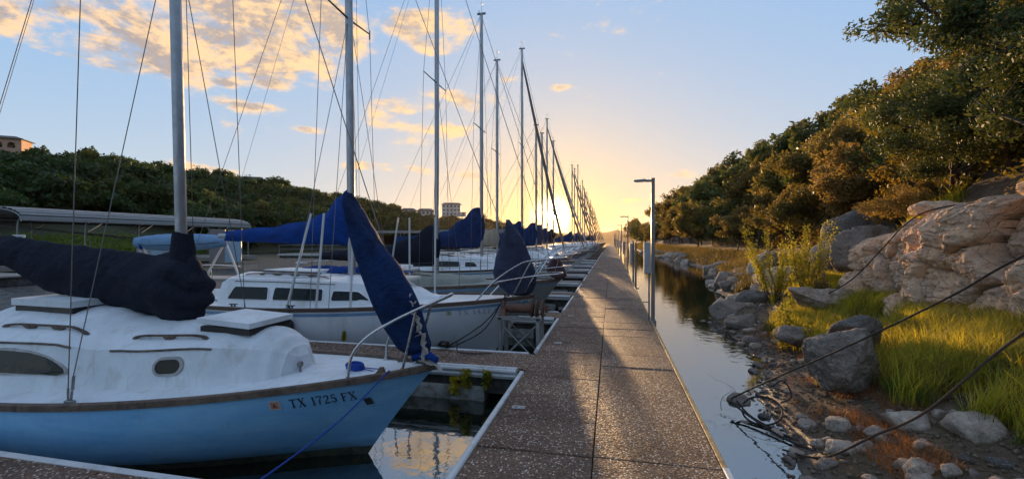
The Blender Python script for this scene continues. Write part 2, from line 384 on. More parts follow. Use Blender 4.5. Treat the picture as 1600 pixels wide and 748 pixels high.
WOODY=mat('yellow_timber_edge',(.42,.27,.10),.65,color2=(.25,.15,.055),vscale=8,bump=.3,bscale=30,coord='World')
DZ=.45; XL,XC,XR=-1.045,-.131,.775; SP=.611; Y0J=3.965-2*.611-2*.611-.611
dock=empty('dock',(0,0,0)); tag(dock,kind='structure')
DEND=150.
def build_dock():
    f=MB(); f.box((XL+.05,-3,.02),(XR-.05,DEND,DZ-.075)); f.build('float_body',DARKFLOAT,dock)
    a=MB(); a.cbox((XL+.02,0,-.06),(XC-.004,SP-.009,0),.006); b=MB(); b.cbox((XC+.004,0,-.06),(XR-.02,SP-.009,0),.006); c=MB(); c.cbox((XC+.004,0,-.06),(XR-.02,2*SP-.009,0),.006)
    oa=a.build('slab',AGG,dock); ob=b.build('slab',AGG,dock); oc=c.build('slab',AGG,dock)
    first={id(oa):1,id(ob):1,id(oc):1}
    def place(o,y,ry):
        if first.pop(id(o),0): n=o
        else: n=o.copy(); COL.objects.link(n); n.parent=dock
        n.location=(0,y,DZ+rng.uniform(-.0035,.0035)); n.rotation_euler=(rng.uniform(-.004,.004),ry,0); return n
    N=64
    k=0
    for i in range(N): place(oa,Y0J+i*SP,rng.uniform(-.002,.002))
    i=0
    while i<N:
        if i in (2,4,6) or (i>12 and rng.random()<.3 and i<N-1): place(oc,Y0J+i*SP,0); i+=2
        else: place(ob,Y0J+i*SP,0); i+=1
    yend=Y0J+i*SP
    # beyond here the slabs are too small to pick apart: joined strip with real joints
    m=MB(); y=Y0J+N*SP
    while y<DEND:
        m.box((XL+.02,y,DZ-.06),(XC-.004,y+2*SP-.012,DZ)); m.box((XC+.004,max(y,yend)+.0,DZ-.06),(XR-.02,y+2*SP-.012,DZ)); y+=2*SP
    tag(m.build('slab_run',AGG,dock),kind='stuff')
    # timber edge on the water side, white vinyl near the front
    e=MB(); e.cbox((XR-.017,3.38,DZ-.11),(XR+.022,5.3,DZ+.006),.004); e.build('timber_edge',WOODY,dock)
    e=MB(); e.cbox((XR-.017,5.306,DZ-.11),(XR+.022,9.1,DZ+.003),.004); e.build('timber_edge',WOODY,dock)
    y=9.106
    while y<DEND-4:
        e=MB(); e.cbox((XR-.017,y,DZ-.11),(XR+.02,y+3.6,DZ-.001+rng.uniform(-.003,.004)),.004); e.build('timber_edge',WOODY,dock); y+=3.606 if y<50 else 3.606
        if y>60: 
            e=MB(); e.cbox((XR-.017,y,DZ-.11),(XR+.02,DEND,DZ),.004); e.build('timber_edge',WOODY,dock); break
    e=MB(); e.cbox((XR-.017,-2,DZ-.12),(XR+.03,3.374,DZ+.012),.006); e.build('vinyl_bumper',VINYL,dock)
    # small cleat plates
    for x,y in ((-.86,4.18),(-.8,6.9),(-.84,12.9),(-.82,9.4),(-.85,15.2)):
        p=MB(); mt=Matrix.Translation((x,y,DZ+.003))@Matrix.Rotation(rng.uniform(-.2,.2),4,'Z')
        p.cbox((-.062,-.034,0),(.062,.034,.007),.002,mt); p.cbox((-.052,-.012,.007),(-.01,.014,.016),.002,mt); p.cbox((.012,-.02,.007),(.05,.012,.015),.002,mt)
        p.build('cleat_plate',mat('bare_metal_plate',(.48,.48,.46),.4,.7,stain=((.15,.09,.05),30,.6)),dock)
build_dock()
def bumper_strip(y0,y1,jog=.0):
    e=MB()
    n=6
    for w,z0,z1,c in ((.0,DZ-.13,DZ+.012,.008),):
        pts=[(XL+.018,y0,DZ-.045),(XL-.0,(y0+y1)/2,DZ-.04),(XL+.018,y1,DZ-.045)]
    e.cbox((XL-.035,y0,DZ-.14),(XL+.017,y1,DZ+.014),.010)
    e.tube([(XL-.04,y0+.01,DZ-.045),(XL-.04,y1-.01,DZ-.045)],.022,8)
    e.tube([(XL-.03,y0+.01,DZ-.10),(XL-.03,y1-.01,DZ-.10)],.018,8)
    return e.build('vinyl_bumper',VINYL,dock)
FIN=[1.66+3.73*i for i in range(0,24)]           # front edge of each finger
FIN=[1.66,5.44]+[9.16+3.73*i for i in range(34)]
for i,(a,b) in enumerate(zip(FIN,FIN[1:])):
    if i>14: break
    bumper_strip(a+.86+.15,b-.12)
names=['first','second','third','fourth','fifth','sixth','seventh','eighth','ninth','tenth','eleventh','twelfth','thirteenth','fourteenth','fifteenth','sixteenth','seventeenth','eighteenth','nineteenth','twentieth','twenty-first','twenty-second','twenty-third','twenty-fourth','twenty-fifth','twenty-sixth']
def finger(i,y0):
    t=empty('finger_dock',(XL+.02,y0,0)); ln=6.6 if i<12 else 6.0; w=.82
    lab={0:'finger dock with a white edge in the bottom left corner before the blue hull',1:'finger dock with white vinyl edge between the blue boat and the white boat'}.get(i,'%s finger dock from the camera, running left off the main dock'%names[i])
    tag(t,lab,'finger dock','finger docks off the main dock')
    if i>=2: zt=DZ-.012
    else: zt=DZ-.008
    if i<8:
        k=0; x=0.
        s=MB(); s.cbox((-1.21,.05,zt-.06),(-.0,w-.05,zt),.006); s0=s.build('slab',AGG,t)
        for k in range(int(ln/1.22)):
            o=s0 if k==0 else s0.copy()
            if k: COL.objects.link(o); o.parent=t
            o.location=(-k*1.22,0,rng.uniform(-.003,.003))
    else:
        s=MB(); s.cbox((-ln,.05,zt-.06),(0,w-.05,zt),.006); s.build('slab',AGG,t)
    f=MB(); f.box((-ln,.06,.10),(-.03,w-.06,zt-.062)); f.build('frame',DARKFLOAT,t)
    f=MB()
    x=-.55
    while x>-ln+1.:
        f.cbox((x-1.3,.03,-.12),(x,w-.03,.20),.05); x-=1.75
    f.build('float_block',FOAM,t,bevel=.02)
    if i<10:
        for yy in(.0,w-.05):
            e=MB(); yb=yy
            e.cbox((-ln,yb-.005,zt-.13),(-.12,yb+.05,zt+.012),.008)
            e.tube([(-ln,yb+(-.012 if yy==0 else .058),zt-.03),(-.13,yb+(-.012 if yy==0 else .058),zt-.03)],.028,8)
            e.tube([(-ln,yb+(-.008 if yy==0 else .054),zt-.09),(-.13,yb+(-.008 if yy==0 else .054),zt-.09)],.024,8)
            e.build('vinyl_bumper',VINYL,t)
    return t
for i,y in enumerate(FIN[:26]): finger(i,y)
# ------------------------------------------------------------ right bank: terrain
SHORE=[(-30,1.2),(3,1.38),(4.26,1.50),(4.87,1.66),(6.0,1.75),(7.2,2.15),(8.4,2.45),(10,2.45),(12,2.45),(13.5,3.1),(18,3.9),(25,5.2),(33,6.3),(45,5.8),(71,4.6),(120,4.8),(200,7),(300,14),(380,60),(460,160)]
PROF_NEAR=[(-6,-1.5),(-1.2,-.35),(0,-.012),(.5,.10),(1.3,.36),(2.1,.68),(2.9,.84),(3.3,1.6),(3.9,2.5),(5.2,3.7),(9,6.3),(14,9.6),(19,12.),(28,15),(60,19),(140,20)]
PROF_FAR=[(-6,-1.5),(-1.2,-.30),(0,-.012),(1.0,.35),(2.6,.95),(5,1.9),(8,4.0),(14,8.6),(19,11.6),(28,15),(60,19),(140,20)]
def shore(y): return sinterp(y,SHORE)
def ground(x,y,det=True):
    s=x-shore(y)
    k=min(max((y-10.6)/2.,0),1); k=k*k*(3-2*k)
    z=sinterp(s,PROF_NEAR)*(1-k)+sinterp(s,PROF_FAR)*k
    if det and s>-1.5:
        a=min(max((s+.8)/2,.0),1)
        z+=a*(.06*mnoise.noise(Vector((x*1.3,y*1.3,0)))+.03*mnoise.noise(Vector((x*4,y*4,3))))+max(0,min((s-4)/8,1))*1.5*mnoise.noise(Vector((x*.11,y*.09,7)))
    f=min(max((300-y)/90,0),1)
    return z*(.25+.75*f) if s>3 else z
def soil():
    m=bpy.data.materials.new('bank_soil'); m.use_nodes=True; N=NT(m.node_tree); b=m.node_tree.nodes['Principled BSDF']
    g=N.n('ShaderNodeNewGeometry').outputs['Position']; sp=N.n('ShaderNodeSeparateXYZ'); N.put(sp.inputs[0],g)
    n1=N.noise(g,1.6,7,.65,.5); n2=N.noise(g,9,6,.7); n3=N.noise(g,45,4,.7)
    col=N.mix(N.ss(n1,.35,.65),(.10,.070,.046),(.17,.115,.072)); col=N.mix(N.m('MULTIPLY',N.ss(n2,.48,.68),.6),col,(.045,.036,.026))
    col=N.mix(N.m('MULTIPLY',N.ss(n3,.52,.7),.5),col,(.17,.125,.085))
    wet=N.ss(N.m('ADD',sp.outputs[2],N.m('MULTIPLY',n2,.12)),.20,.06); col=N.mix(N.m('MULTIPLY',wet,.7),col,(.022,.018,.013))
    col=N.mix(N.m('MULTIPLY',N.ss(sp.outputs[2],2.,5.),.6),col,(.05,.045,.03))
    N.put(b.inputs['Base Color'],col); N.put(b.inputs['Roughness'],N.lin(wet,0,1,.95,.35))
    bp=N.n('ShaderNodeBump'); bp.inputs['Strength'].default_value=.8; bp.inputs['Distance'].default_value=.03
    N.put(bp.inputs['Height'],N.m('ADD',n2,N.m('MULTIPLY',n3,.7))); N.put(b.inputs['Normal'],bp.outputs[0]); return m
SOIL=soil()
def right_bank():
    ys=[-25,-10,-4]+[i*.16 for i in range(0,110)]+[17.6+i*.6 for i in range(1,60)]+[54+i*3. for i in range(1,40)]+[175+i*10 for i in range(1,29)]
    ss=[-6,-3,-1.6]+[-1+.11*i for i in range(48)]+[4.4+.5*i for i in range(24)]+[17,19,22,26,32,40,60,90,140]
    V=np.array([(shore(y)+s,y,ground(shore(y)+s,y)) for y in ys for s in ss]); nc=len(ss)
    F_=np.array([(i*nc+j,i*nc+j+1,(i+1)*nc+j+1,(i+1)*nc+j) for i in range(len(ys)-1) for j in range(nc-1)])
    tag(link('river_bank',mesh_np('river_bank',V,F_,True),SOIL),kind='structure')
right_bank()
# ------------------------------------------------------------ rocks
def limestone(name,c1,c2,c3,warm=.0,sc=1.):
    m=bpy.data.materials.new(name); m.use_nodes=True; N=NT(m.node_tree); b=m.node_tree.nodes['Principled BSDF']
    o=N.n('ShaderNodeNewGeometry').outputs['Position']; oi=N.n('ShaderNodeObjectInfo').outputs['Random']
    n1=N.noise(o,1.5*sc,8,.65,.6); n2=N.noise(N.vm('MULTIPLY',o,(1,1,3.)),3.*sc,7,.7,.5); n3=N.noise(o,26*sc,6,.75); st=N.noise(N.vm('MULTIPLY',o,(5,5,.7)),1.3*sc,6,.65,.5)
    col=N.mix(N.ss(n1,.32,.68),c1,c2); col=N.mix(N.m('MULTIPLY',N.ss(n2,.48,.66),.7),col,c3)
    col=N.mix(N.m('MULTIPLY',N.ss(st,.54,.72),.55),col,(.30,.16,.085) if warm else (.13,.11,.09))
    col=N.mix(N.m('MULTIPLY',N.ss(n3,.52,.68),.7),col,(.05,.045,.04)); pit=N.noise(o,70*sc,3,.6); col=N.mix(N.m('MULTIPLY',N.ss(pit,.55,.7),.5),col,(.62,.54,.44))
    hs=N.n('ShaderNodeHueSaturation'); N.put(hs.inputs['Color'],col); N.put(hs.inputs['Value'],N.lin(oi,0,1,.8,1.18)); N.put(b.inputs['Base Color'],hs.outputs[0])
    b.inputs['Roughness'].default_value=.9; b.inputs['Specular IOR Level'].default_value=.25
    bp=N.n('ShaderNodeBump'); bp.inputs['Strength'].default_value=1.; bp.inputs['Distance'].default_value=.05/sc
    cr=N.n('ShaderNodeTexVoronoi',feature='DISTANCE_TO_EDGE'); N.put(cr.inputs['Vector'],N.vm('ADD',o,N.vm('MULTIPLY',N.noise(o,3*sc,4,color=True),(.35,.35,.35)))); cr.inputs['Scale'].default_value=2.6*sc
    crk=N.ss(cr.outputs['Distance'],.0,.05)
    N.put(bp.inputs['Height'],N.m('ADD',N.m('ADD',N.m('MULTIPLY',n2,.8),N.m('MULTIPLY',n3,.35)),N.m('MULTIPLY',crk,.30))); N.put(b.inputs['Normal'],bp.outputs[0]); return m
CLIFFM=limestone('warm_limestone',(.78,.48,.28),(.58,.41,.29),(.40,.31,.24),warm=1,sc=1.)
ROCKM=limestone('grey_limestone',(.26,.21,.17),(.18,.15,.125),(.34,.285,.23),sc=1.6)
PALEM=limestone('pale_limestone',(.42,.34,.26),(.30,.24,.19),(.50,.43,.35),sc=3.)
GRAVM=limestone('brown_gravel',(.20,.145,.10),(.13,.095,.07),(.30,.24,.18),sc=3.)
_ico={}
def ico(sub):
    if sub not in _ico:
        bm=bmesh.new(); bmesh.ops.create_icosphere(bm,subdivisions=sub,radius=1); V=np.array([v.co[:] for v in bm.verts]); F_=np.array([[v.index for v in f.verts] for f in bm.faces]); bm.free(); _ico[sub]=(V,F_)
    return _ico[sub]
def rock_mesh(seed,size=(1,1,1),sub=4,planes=11,box=0.,rough=.06,fs=2.,name='rock',bed=0.):
    r=np.random.RandomState(seed); D,F_=ico(sub)
    n=r.normal(size=(planes,3)); n/=np.linalg.norm(n,axis=1)[:,None]; h=r.uniform(.62,.95,planes)
    if box:
        ax=np.array([(1,0,0),(-1,0,0),(0,1,0),(0,-1,0),(0,0,1),(0,0,-1)],float)+r.normal(size=(6,3))*.12; ax/=np.linalg.norm(ax,axis=1)[:,None]
        n=np.vstack([n,ax]); h=np.concatenate([h*1.25,np.full(6,.78)+r.uniform(-.06,.06,6)])
    dt=D@n.T; dt[dt<1e-3]=1e-3; rad=h[None,:]/dt; k=34.
    R_=(-np.log(np.exp(-k*np.minimum(rad,1.6)).sum(1)+math.exp(-k*1.15))/k)
    P=D*R_[:,None]*np.array(size); out=np.empty_like(P); o=r.uniform(0,50,3); mx=max(size)
    for i,(p,d) in enumerate(zip(P,D)):
        q=Vector(p/mx*fs+o); f=mnoise.fractal(q,.75,2.1,7 if sub>3 else 4)
        q2=Vector((q.x*1.5,q.y*1.5,q.z*.6)); c=abs(mnoise.noise(q2+Vector((3,1,2)))); c2=abs(mnoise.noise(Vector((q.x,q.y,q.z*2.2))*.9))
        f-= 1.1*max(0,.07-c)/.07*.6+.8*max(0,.06-c2)/.06*.5
        if bed: f+=bed*(math.floor((p[2]/mx*6+.6*mnoise.noise(q)))%2-.5)
        out[i]=p+d*(f*rough*mx)
    return mesh_np(name,out,F_,True)
def rock(me,loc,rot=(0,0,0),sc=1.,m=ROCKM,label=None,group=None,parent=None,name='rock',cat='rock'):
    o=link(name,me,m,parent); o.location=loc; o.rotation_euler=rot; o.scale=(sc,)*3 if not isinstance(sc,tuple) else sc
    if not parent: tag(o,label,cat,group)
    return o
def cliff():
    t=empty('cliff',(5.0,8.,.9)); tag(t,'weathered tan limestone outcrop with deep cracks and ledges above the grass','cliff')
    seeds=[(11.3,1.5),(10.55,1.75),(10.5,1.0),(9.9,1.25),(9.75,2.15),(9.15,1.55),(9.0,.85),(8.75,2.25),(8.5,1.25),(8.1,1.95),(7.95,1.2),(7.9,.78),(7.5,2.35),(7.35,1.6),(7.05,1.08),(7.2,.74),(6.85,2.05),(6.5,1.45),(6.35,2.5),(6.2,.95),(5.85,1.8),(5.35,1.2),(5.3,2.4),(4.5,1.6),(4.4,2.5),(3.7,1.3),(3.4,2.1)]
    r=np.random.RandomState(8); K=len(seeds); Sd=np.array(seeds); prot=r.uniform(-.13,.15,K); tilt=r.uniform(-.28,.28,(K,2))
    low=[i for i,q in enumerate(seeds) if q[1]<1.05]; prot[low]+=.20
    prot[9]+=.05; prot[16]-=.22; prot[8]+=.08
    ny,nv=500,190; ys=np.linspace(11.75,3.,ny); vs=np.concatenate([np.linspace(0,1,150),1+np.linspace(.02,1,40)])
    XC_=[(3,5.2),(6.6,4.86),(8,4.78),(9.5,4.86),(10.6,5.02),(11.2,5.30),(11.75,6.0)]; ZT=[(3,2.9),(6.6,2.62),(7.6,2.58),(9,2.40),(10.5,2.10),(11.2,1.95),(11.75,1.6)]
    V=np.empty((ny,nv,3)); cell=np.empty((ny,nv),int)
    for i,y in enumerate(ys):
        xc=sinterp(y,XC_); zt=sinterp(y,ZT)+.10*mnoise.noise(Vector((y*1.7,0,4)))
        for j,v in enumerate(vs):
            z=.45+(zt-.45)*min(v,1); 
            q=Vector((y*1.25,z*1.25,1.)); wy=.22*mnoise.fractal(q,.9,2.,3); wz=.16*mnoise.fractal(q+Vector((9,2,0)),.9,2.,3)
            dy=(y+wy-Sd[:,0])*1.15; dz=(z+wz-Sd[:,1])*1.0; dd=dy*dy+dz*dz; o=np.argpartition(dd,1)[:2]; o=o[np.argsort(dd[o])]; k=o[0]
            gap=math.sqrt(dd[o[1]])-math.sqrt(dd[o[0]]); cr=math.exp(-gap/.030)*.22+math.exp(-gap/.14)*.05
            out=prot[k]+tilt[k,0]*dy[k]*.5+tilt[k,1]*dz[k]*.5-cr
            f=mnoise.fractal(Vector((y*2.3,z*2.1,v)),.8,2.15,6)*.085
            f=f*.7+.055*round(3.2*mnoise.noise(Vector((y*2.1+wy,z*2.9,5.))))/1.6+.03*round(3*mnoise.noise(Vector((y*5.,z*6.,2.))))/1.5
            c1=abs(mnoise.noise(Vector((y*4.4,z*1.3,6)))); f-=.05*max(0,.09-c1)/.09
            c2=abs(mnoise.noise(Vector((y*1.1,z*4.6,3)))); f-=.035*max(0,.07-c2)/.07
            e=max(0,(min(v,1)-.80)/.20); back=.30*e*e+(max(v-1,0))*2.3
            top=(.06*mnoise.fractal(Vector((y*2,v*4,8)),.9,2,4)+.25*(v-1)) if v>1 else 0
            bas=.22*max(0,.16-v)/.16
            V[i,j]=(xc-(out+f)*(1 if v<=1 else max(0,1-(v-1)*4))+back+bas-5.0,y-8.,z+top+(.04*mnoise.noise(Vector((y*5,z*5,2)))) -.9); cell[i,j]=k
    idx=np.arange(ny*nv).reshape(ny,nv); F_=np.stack([idx[:-1,:-1],idx[1:,:-1],idx[1:,1:],idx[:-1,1:]],-1).reshape(-1,4); fc=cell[:-1,:-1].reshape(-1); Vf=V.reshape(-1,3)
    for k in range(K):
        fk=F_[fc==k]
        if not len(fk): continue
        u,inv=np.unique(fk,return_inverse=True); link('rock_block',mesh_np('rock_block',Vf[u],inv.reshape(-1,4),True),CLIFFM,t)
    for i,(x,y,z,sz,sd,rot) in enumerate([(5.02,7.35,.88,(.30,.55,.17),29,(0,.08,.15)),(5.02,6.45,.86,(.34,.60,.15),31,(0,.05,0)),(5.05,5.5,.92,(.40,.62,.18),37,(0,-.04,.1)),(5.25,6.15,2.62,(.60,.60,.17),23,(.04,.05,.1)),(5.5,8.9,2.55,(.5,.6,.16),47,(.1,0,.3)),(4.98,8.35,.80,(.26,.40,.15),53,(0,0,.4)),(5.2,9.4,.72,(.4,.5,.16),59,(0,0,.2))]):
        rock(rock_mesh(sd,sz,5,9,1.,.07,2.6,'rock_block'),(x-5.0,y-8.,z-.9),rot,1.,CLIFFM,parent=t,name='rock_block')
cliff()
def gz(x,y): return ground(x,y)
RK=[rock_mesh(100+i,(1,.8+.2*(i%3),.62+.12*(i%4)),4,10,0.,.07,2.2) for i in range(7)]
RS=[rock_mesh(200+i,(1,.85,.55+.1*(i%3)),3,9,0.,.06,2.2) for i in range(6)]
def lay(i,x,y,sc,dz,rz,m,label,group=None,lib=RK,rx=0.):
    return rock(lib[i%len(lib)],(x,y,gz(x,y)+dz),(rx,rx*.7,rz),sc,m,label,group)
DRKM=limestone('dark_boulder_stone',(.13,.115,.10),(.085,.078,.07),(.18,.16,.14),sc=1.2)
rock(rock_mesh(301,(.42,.38,.36),6,7,.6,.06,3.2,bed=.05),(2.66,6.05,.66),(.1,-.15,.5),1.,ROCKM,'large angular grey boulder in the middle of the grassy bank beside the black cable')
rock(rock_mesh(302,(.34,.28,.20),5,8,0,.06,2.4),(3.15,6.75,.84),(.1,.1,2.),1.,DRKM,'flat dark rock behind the large angular boulder, half hidden in the grass')
rock(rock_mesh(303,(.50,.40,.30),5,7,0,.04,1.6),(3.05,12.6,.22),(0,-.05,.3),1.,ROCKM,'smooth rounded grey boulder at the edge of the calm water')
rock(rock_mesh(304,(.50,.36,.22),5,8,0,.05,2.),(2.98,11.2,.12),(0,.1,1.0),1.,ROCKM,'sloping brown slab of rock in front of the smooth waterside boulder')
rock(rock_mesh(305,(1.15,1.0,.85),5,9,.0,.06,1.8),(8.0,16.6,2.15),(0,.1,.6),1.,DRKM,'huge dark boulder under the trees to the left of the tan cliff')
rock(rock_mesh(306,(.72,.55,.55),5,8,0,.06,2),(6.3,14.6,1.55),(0,.1,1.4),1.,ROCKM,'grey boulder wedged between the huge dark boulder and the cliff')
rock(rock_mesh(307,(.9,.7,.65),5,8,0,.07,2.2),(6.2,12.6,1.65),(0,.3,.4),1.,ROCKM,'leaning grey boulder against the left end of the tan cliff')
rock(rock_mesh(308,(.95,.7,.58),5,9,0,.06,2.2),(5.9,19.4,.95),(.1,.0,.8),1.,PALEM,'pale angular boulder leaning on the waterside rock pile behind the yellow shrub')
rock(rock_mesh(309,(.8,.6,.62),5,9,0,.06,2.2),(5.0,14.9,.78),(0,.2,2.2),1.,PALEM,'pale split boulder directly below the yellow green shrub')
rock(rock_mesh(310,(.62,.45,.40),4,9,0,.07,2.2),(4.75,20.7,.25),(0,.1,1.2),1.,ROCKM,'pointed grey rock at the tip of the waterside rock pile')
rock(rock_mesh(311,(.5,.42,.3),4,9,0,.07,2.2),(4.5,18.6,.15),(0,.1,.2),1.,ROCKM,'low grey rock with its foot in the water, left of the rock pile')
rock(rock_mesh(312,(.45,.36,.30),4,9,0,.07,2.2),(3.9,13.6,.35),(0,.1,2.4),1.,DRKM,'dark rock behind the smooth waterside boulder')
rock(rock_mesh(313,(.8,.42,.22),5,9,0,.07,2.2),(4.1,10.1,.92),(0,.05,.3),1.,PALEM,'long pale rock slab between the two patches of green grass')
rock(rock_mesh(314,(.34,.3,.2),4,9,0,.07,2.2),(3.0,8.6,.42),(0,.1,.9),1.,ROCKM,'low grey rock at the upper end of the rusty weeds')
rock(rock_mesh(315,(.30,.25,.22),4,9,0,.07,2.2),(5.0,12.6,1.22),(0,.1,.9),1.,PALEM,'pale stone in the grass left of the cliff foot')
rock(rock_mesh(317,(1.6,1.,.9),5,9,0,.07,2.2),(10.5,14.5,6.2),(0,.4,.5),1.,DRKM,'dark rock ledge showing through the trees high on the slope')
for k,(x,y,s,l) in enumerate([(2.26,4.74,.125,'rounded pale pinkish stone, largest of the stones below the big boulder'),(2.06,4.72,.12,'flat pale stone left of the rounded pinkish stone'),(2.36,4.10,.10,'bright pale stone nearest the bottom edge of the bank'),(2.50,4.02,.085,'small bright stone right of the palest stone near the bottom edge'),
    (2.50,4.95,.12,'pale stone in front of the grass right of the pinkish stone'),(2.75,5.0,.17,'grey stone at the edge of the green grass'),(2.30,5.25,.13,'tan stone just below the big angular boulder'),(2.05,5.35,.10,'small tan stone below and left of the big boulder'),(3.05,4.55,.22,'large mossy stone in the grass near the right edge')]):
    lay(k,x,y,s,.01,k*1.3,PALEM,l)
rr=random.Random(11)
n=0
while n<130:
    y=3.7+rr.random()**1.3*9; s=rr.uniform(-.35,1.5); x=shore(y)+s
    sz=rr.uniform(.035,.105)*(1.5 if rr.random()<.1 else 1)
    if (x-2.62)**2+(y-5.85)**2<.35: continue
    rock(RS[n%6],(x,y,gz(x,y)+sz*.12),(rr.uniform(-.3,.3),rr.uniform(-.3,.3),rr.uniform(0,6)),sz,(PALEM,ROCKM,PALEM,DRKM)[n%4],'small stone lying on the muddy shore between the water and the grass','stones on the muddy shore',name='stone',cat='stone'); n+=1
for k in range(70):
    y=13+rr.random()**1.6*60; x=shore(y)+rr.uniform(-.3,1.2)+ (rr.random()*1.5 if y<22 else 0); sz=rr.uniform(.10,.30)*(1+y/50)
    rock(RK[k%7],(x,y,gz(x,y)+sz*.15),(rr.uniform(-.3,.3),rr.uniform(-.3,.3),rr.uniform(0,6)),sz,(ROCKM,DRKM,ROCKM,PALEM)[k%4],'boulder along the far waterline beyond the rounded waterside boulder','boulders along the far waterline')
def gravel():
    r=np.random.RandomState(4); D,F_=ico(1); n=4200; V=[];
    y=3.6+r.rand(n)**1.3*9.5; s=r.uniform(-.5,2.0,n); sz=r.uniform(.008,.034,n)
    Vs=np.empty((n,len(D),3))
    for i in range(n):
        x=shore(y[i])+s[i]; a=r.uniform(0,6.28); c_,s_=math.cos(a),math.sin(a)
        d=D*(r.uniform(.6,1.2,3))*(1+.25*r.normal(size=(len(D),1)))*sz[i]; d=np.stack([d[:,0]*c_-d[:,1]*s_,d[:,0]*s_+d[:,1]*c_,d[:,2]*.7],1)
        Vs[i]=d+(x,y[i],gz(x,y[i])+sz[i]*.2)
    F2=(F_[None]+np.arange(n)[:,None,None]*len(D)).reshape(-1,3)
    tag(link('gravel',mesh_np('gravel',Vs.reshape(-1,3),F2),GRAVM),'loose gravel over the muddy shore','gravel',kind='stuff')
gravel()
# ------------------------------------------------------------ grass
def blades(name,roots,length,width,lean,m,seed=0,segs=3,up=1.,spread=.35):
    """roots (n,3); each blade a bent tapering strip"""
    r=np.random.RandomState(seed); n=len(roots); L=length*r.uniform(.55,1.25,n); a=r.uniform(0,2*PI,n); dirv=np.stack([np.cos(a),np.sin(a),np.zeros(n)],1)*spread*r.uniform(.2,1,n)[:,None]+np.array(lean)
    sd=r.uniform(0,2*PI,n); side=np.stack([np.cos(sd),np.sin(sd),np.zeros(n)],1)*width*r.uniform(.6,1.3,n)[:,None]
    V=np.empty((n,2*segs+1,3))
    for k in range(segs+1):
        t=k/segs; c=roots+dirv*(L*t**1.9)[:,None]+np.array((0,0,1))*(L*(t-.22*t*t)*up)[:,None]
        if k<segs: w=(1-t*.75)/2; V[:,2*k]=c-side*w; V[:,2*k+1]=c+side*w
        else: V[:,2*segs]=c
    F4=[]
    tri=[]
    for k in range(segs-1): tri+=[(2*k,2*k+1,2*k+3),(2*k,2*k+3,2*k+2)]
    tri.append((2*segs-2,2*segs-1,2*segs)); tri=np.array(tri)
    F2=(tri[None]+np.arange(n)[:,None,None]*(2*segs+1)).reshape(-1,3)
    return link(name,mesh_np(name,V.reshape(-1,3),F2),m)
GRASS=foliage_mat('lush_grass',(.06,.13,.015),(.58,.46,.05),.5,2.2)
DRYG=foliage_mat('dry_grass',(.10,.085,.030),(.20,.145,.05),.4,2.)
RUSTW=foliage_mat('rust_coloured_weeds',(.13,.055,.025),(.26,.13,.05),.35,3.)
YELS=foliage_mat('yellow_green_shrub_leaves',(.20,.20,.03),(.40,.36,.05),.55,2.)
def scatter(n,fn,seed):
    r=random.Random(seed); out=[]; k=0
    while len(out)<n and k<n*40:
        k+=1; p=fn(r)
        if p: out.append((p[0],p[1],gz(p[0],p[1])-.01))
    return np.array(out)
def main_grass(r):
    y=r.uniform(3.6,10.3); s=r.uniform(.75,3.1); x=shore(y)+s
    edge=(1.15 if y<6.3 else .72)+.30*mnoise.noise(Vector((x*1.2,y*1.2,5)))+(.5 if y<4.6 else 0)
    if s<edge: return None
    if (x-2.62)**2/.20+(y-6.05)**2/.20<1 or (x-3.15)**2+(y-6.75)**2<.09: return None
    if x>4.95: return None
    if mnoise.noise(Vector((x*1.3,y*1.3,9)))<-.22: return None
    return x,y
def tufts(n,fn,seed,per,rad):
    c=scatter(n,fn,seed); r=np.random.RandomState(seed); P=np.repeat(c,per,axis=0); P[:,:2]+=r.normal(size=(len(P),2))*rad; P[:,2]=[gz(a,b)-.01 for a,b in P[:,:2]]; return P
G1=tufts(520,main_grass,1,52,.055); G1=G1[G1[:,0]<5.0]
blades_a=blades('grass',np.vstack([G1,scatter(7000,main_grass,91)]),.50,.0095,(.26,.05,0),GRASS,1,spread=.6)
tag(blades('dead_grass_stems',tufts(330,main_grass,17,16,.09),.60,.007,(.25,.0,0),DRYG,19,spread=.7),'dead straw coloured stems standing among the green grass','grass',kind='stuff')
tag(blades('dark_grass',tufts(190,main_grass,18,40,.06),.34,.009,(.1,.0,0),foliage_mat('dark_grass_blades',(.03,.07,.012),(.09,.15,.02),.4,2.),29,spread=.8),'short dark green grass between the tall bright tufts','grass',kind='stuff')
tag(blades_a,'tall bright green grass between the shore stones and the cliff','grass',kind='stuff')
def up_grass(r):
    y=r.uniform(9.8,14.5); x=r.uniform(3.9,6.4)
    if mnoise.noise(Vector((x*1.1,y*1.1,2)))<-.1 or x-shore(y)<.9: return None
    return x,y
tag(blades('grass',scatter(14000,up_grass,2),.34,.011,(.1,0,0),GRASS,2),'sunlit yellow green grass at the left foot of the cliff','grass',kind='stuff')
def top_grass(r):
    y=r.uniform(10.6,12.6); x=r.uniform(6.0,6.9)
    return (x,y)
tag(blades('grass',scatter(2500,top_grass,12),.45,.013,(-.05,0,0),GRASS,13),'grass tuft hanging over the top left corner of the cliff','grass',kind='stuff')
def far_grass(r):
    y=16+r.random()**1.5*110; s=r.uniform(.4,3.2); x=shore(y)+s
    return x,y
tag(blades('dry_grass',scatter(26000,far_grass,3),.5,.035,(.05,0,0),DRYG,3,2),'dry grass on the low bank along the far waterline','grass',kind='stuff')
def rust(r):
    y=r.uniform(4.0,10.5); s=r.gauss(.95,.28); x=shore(y)+s
    if mnoise.noise(Vector((x*2.3,y*1.7,1)))<.02: return None
    return x,y
tag(blades('rusty_weeds',scatter(9000,rust,4),.15,.005,(0,0,0),RUSTW,4,2,spread=.9),'low rust coloured weeds along the shore stones','weeds',kind='stuff')
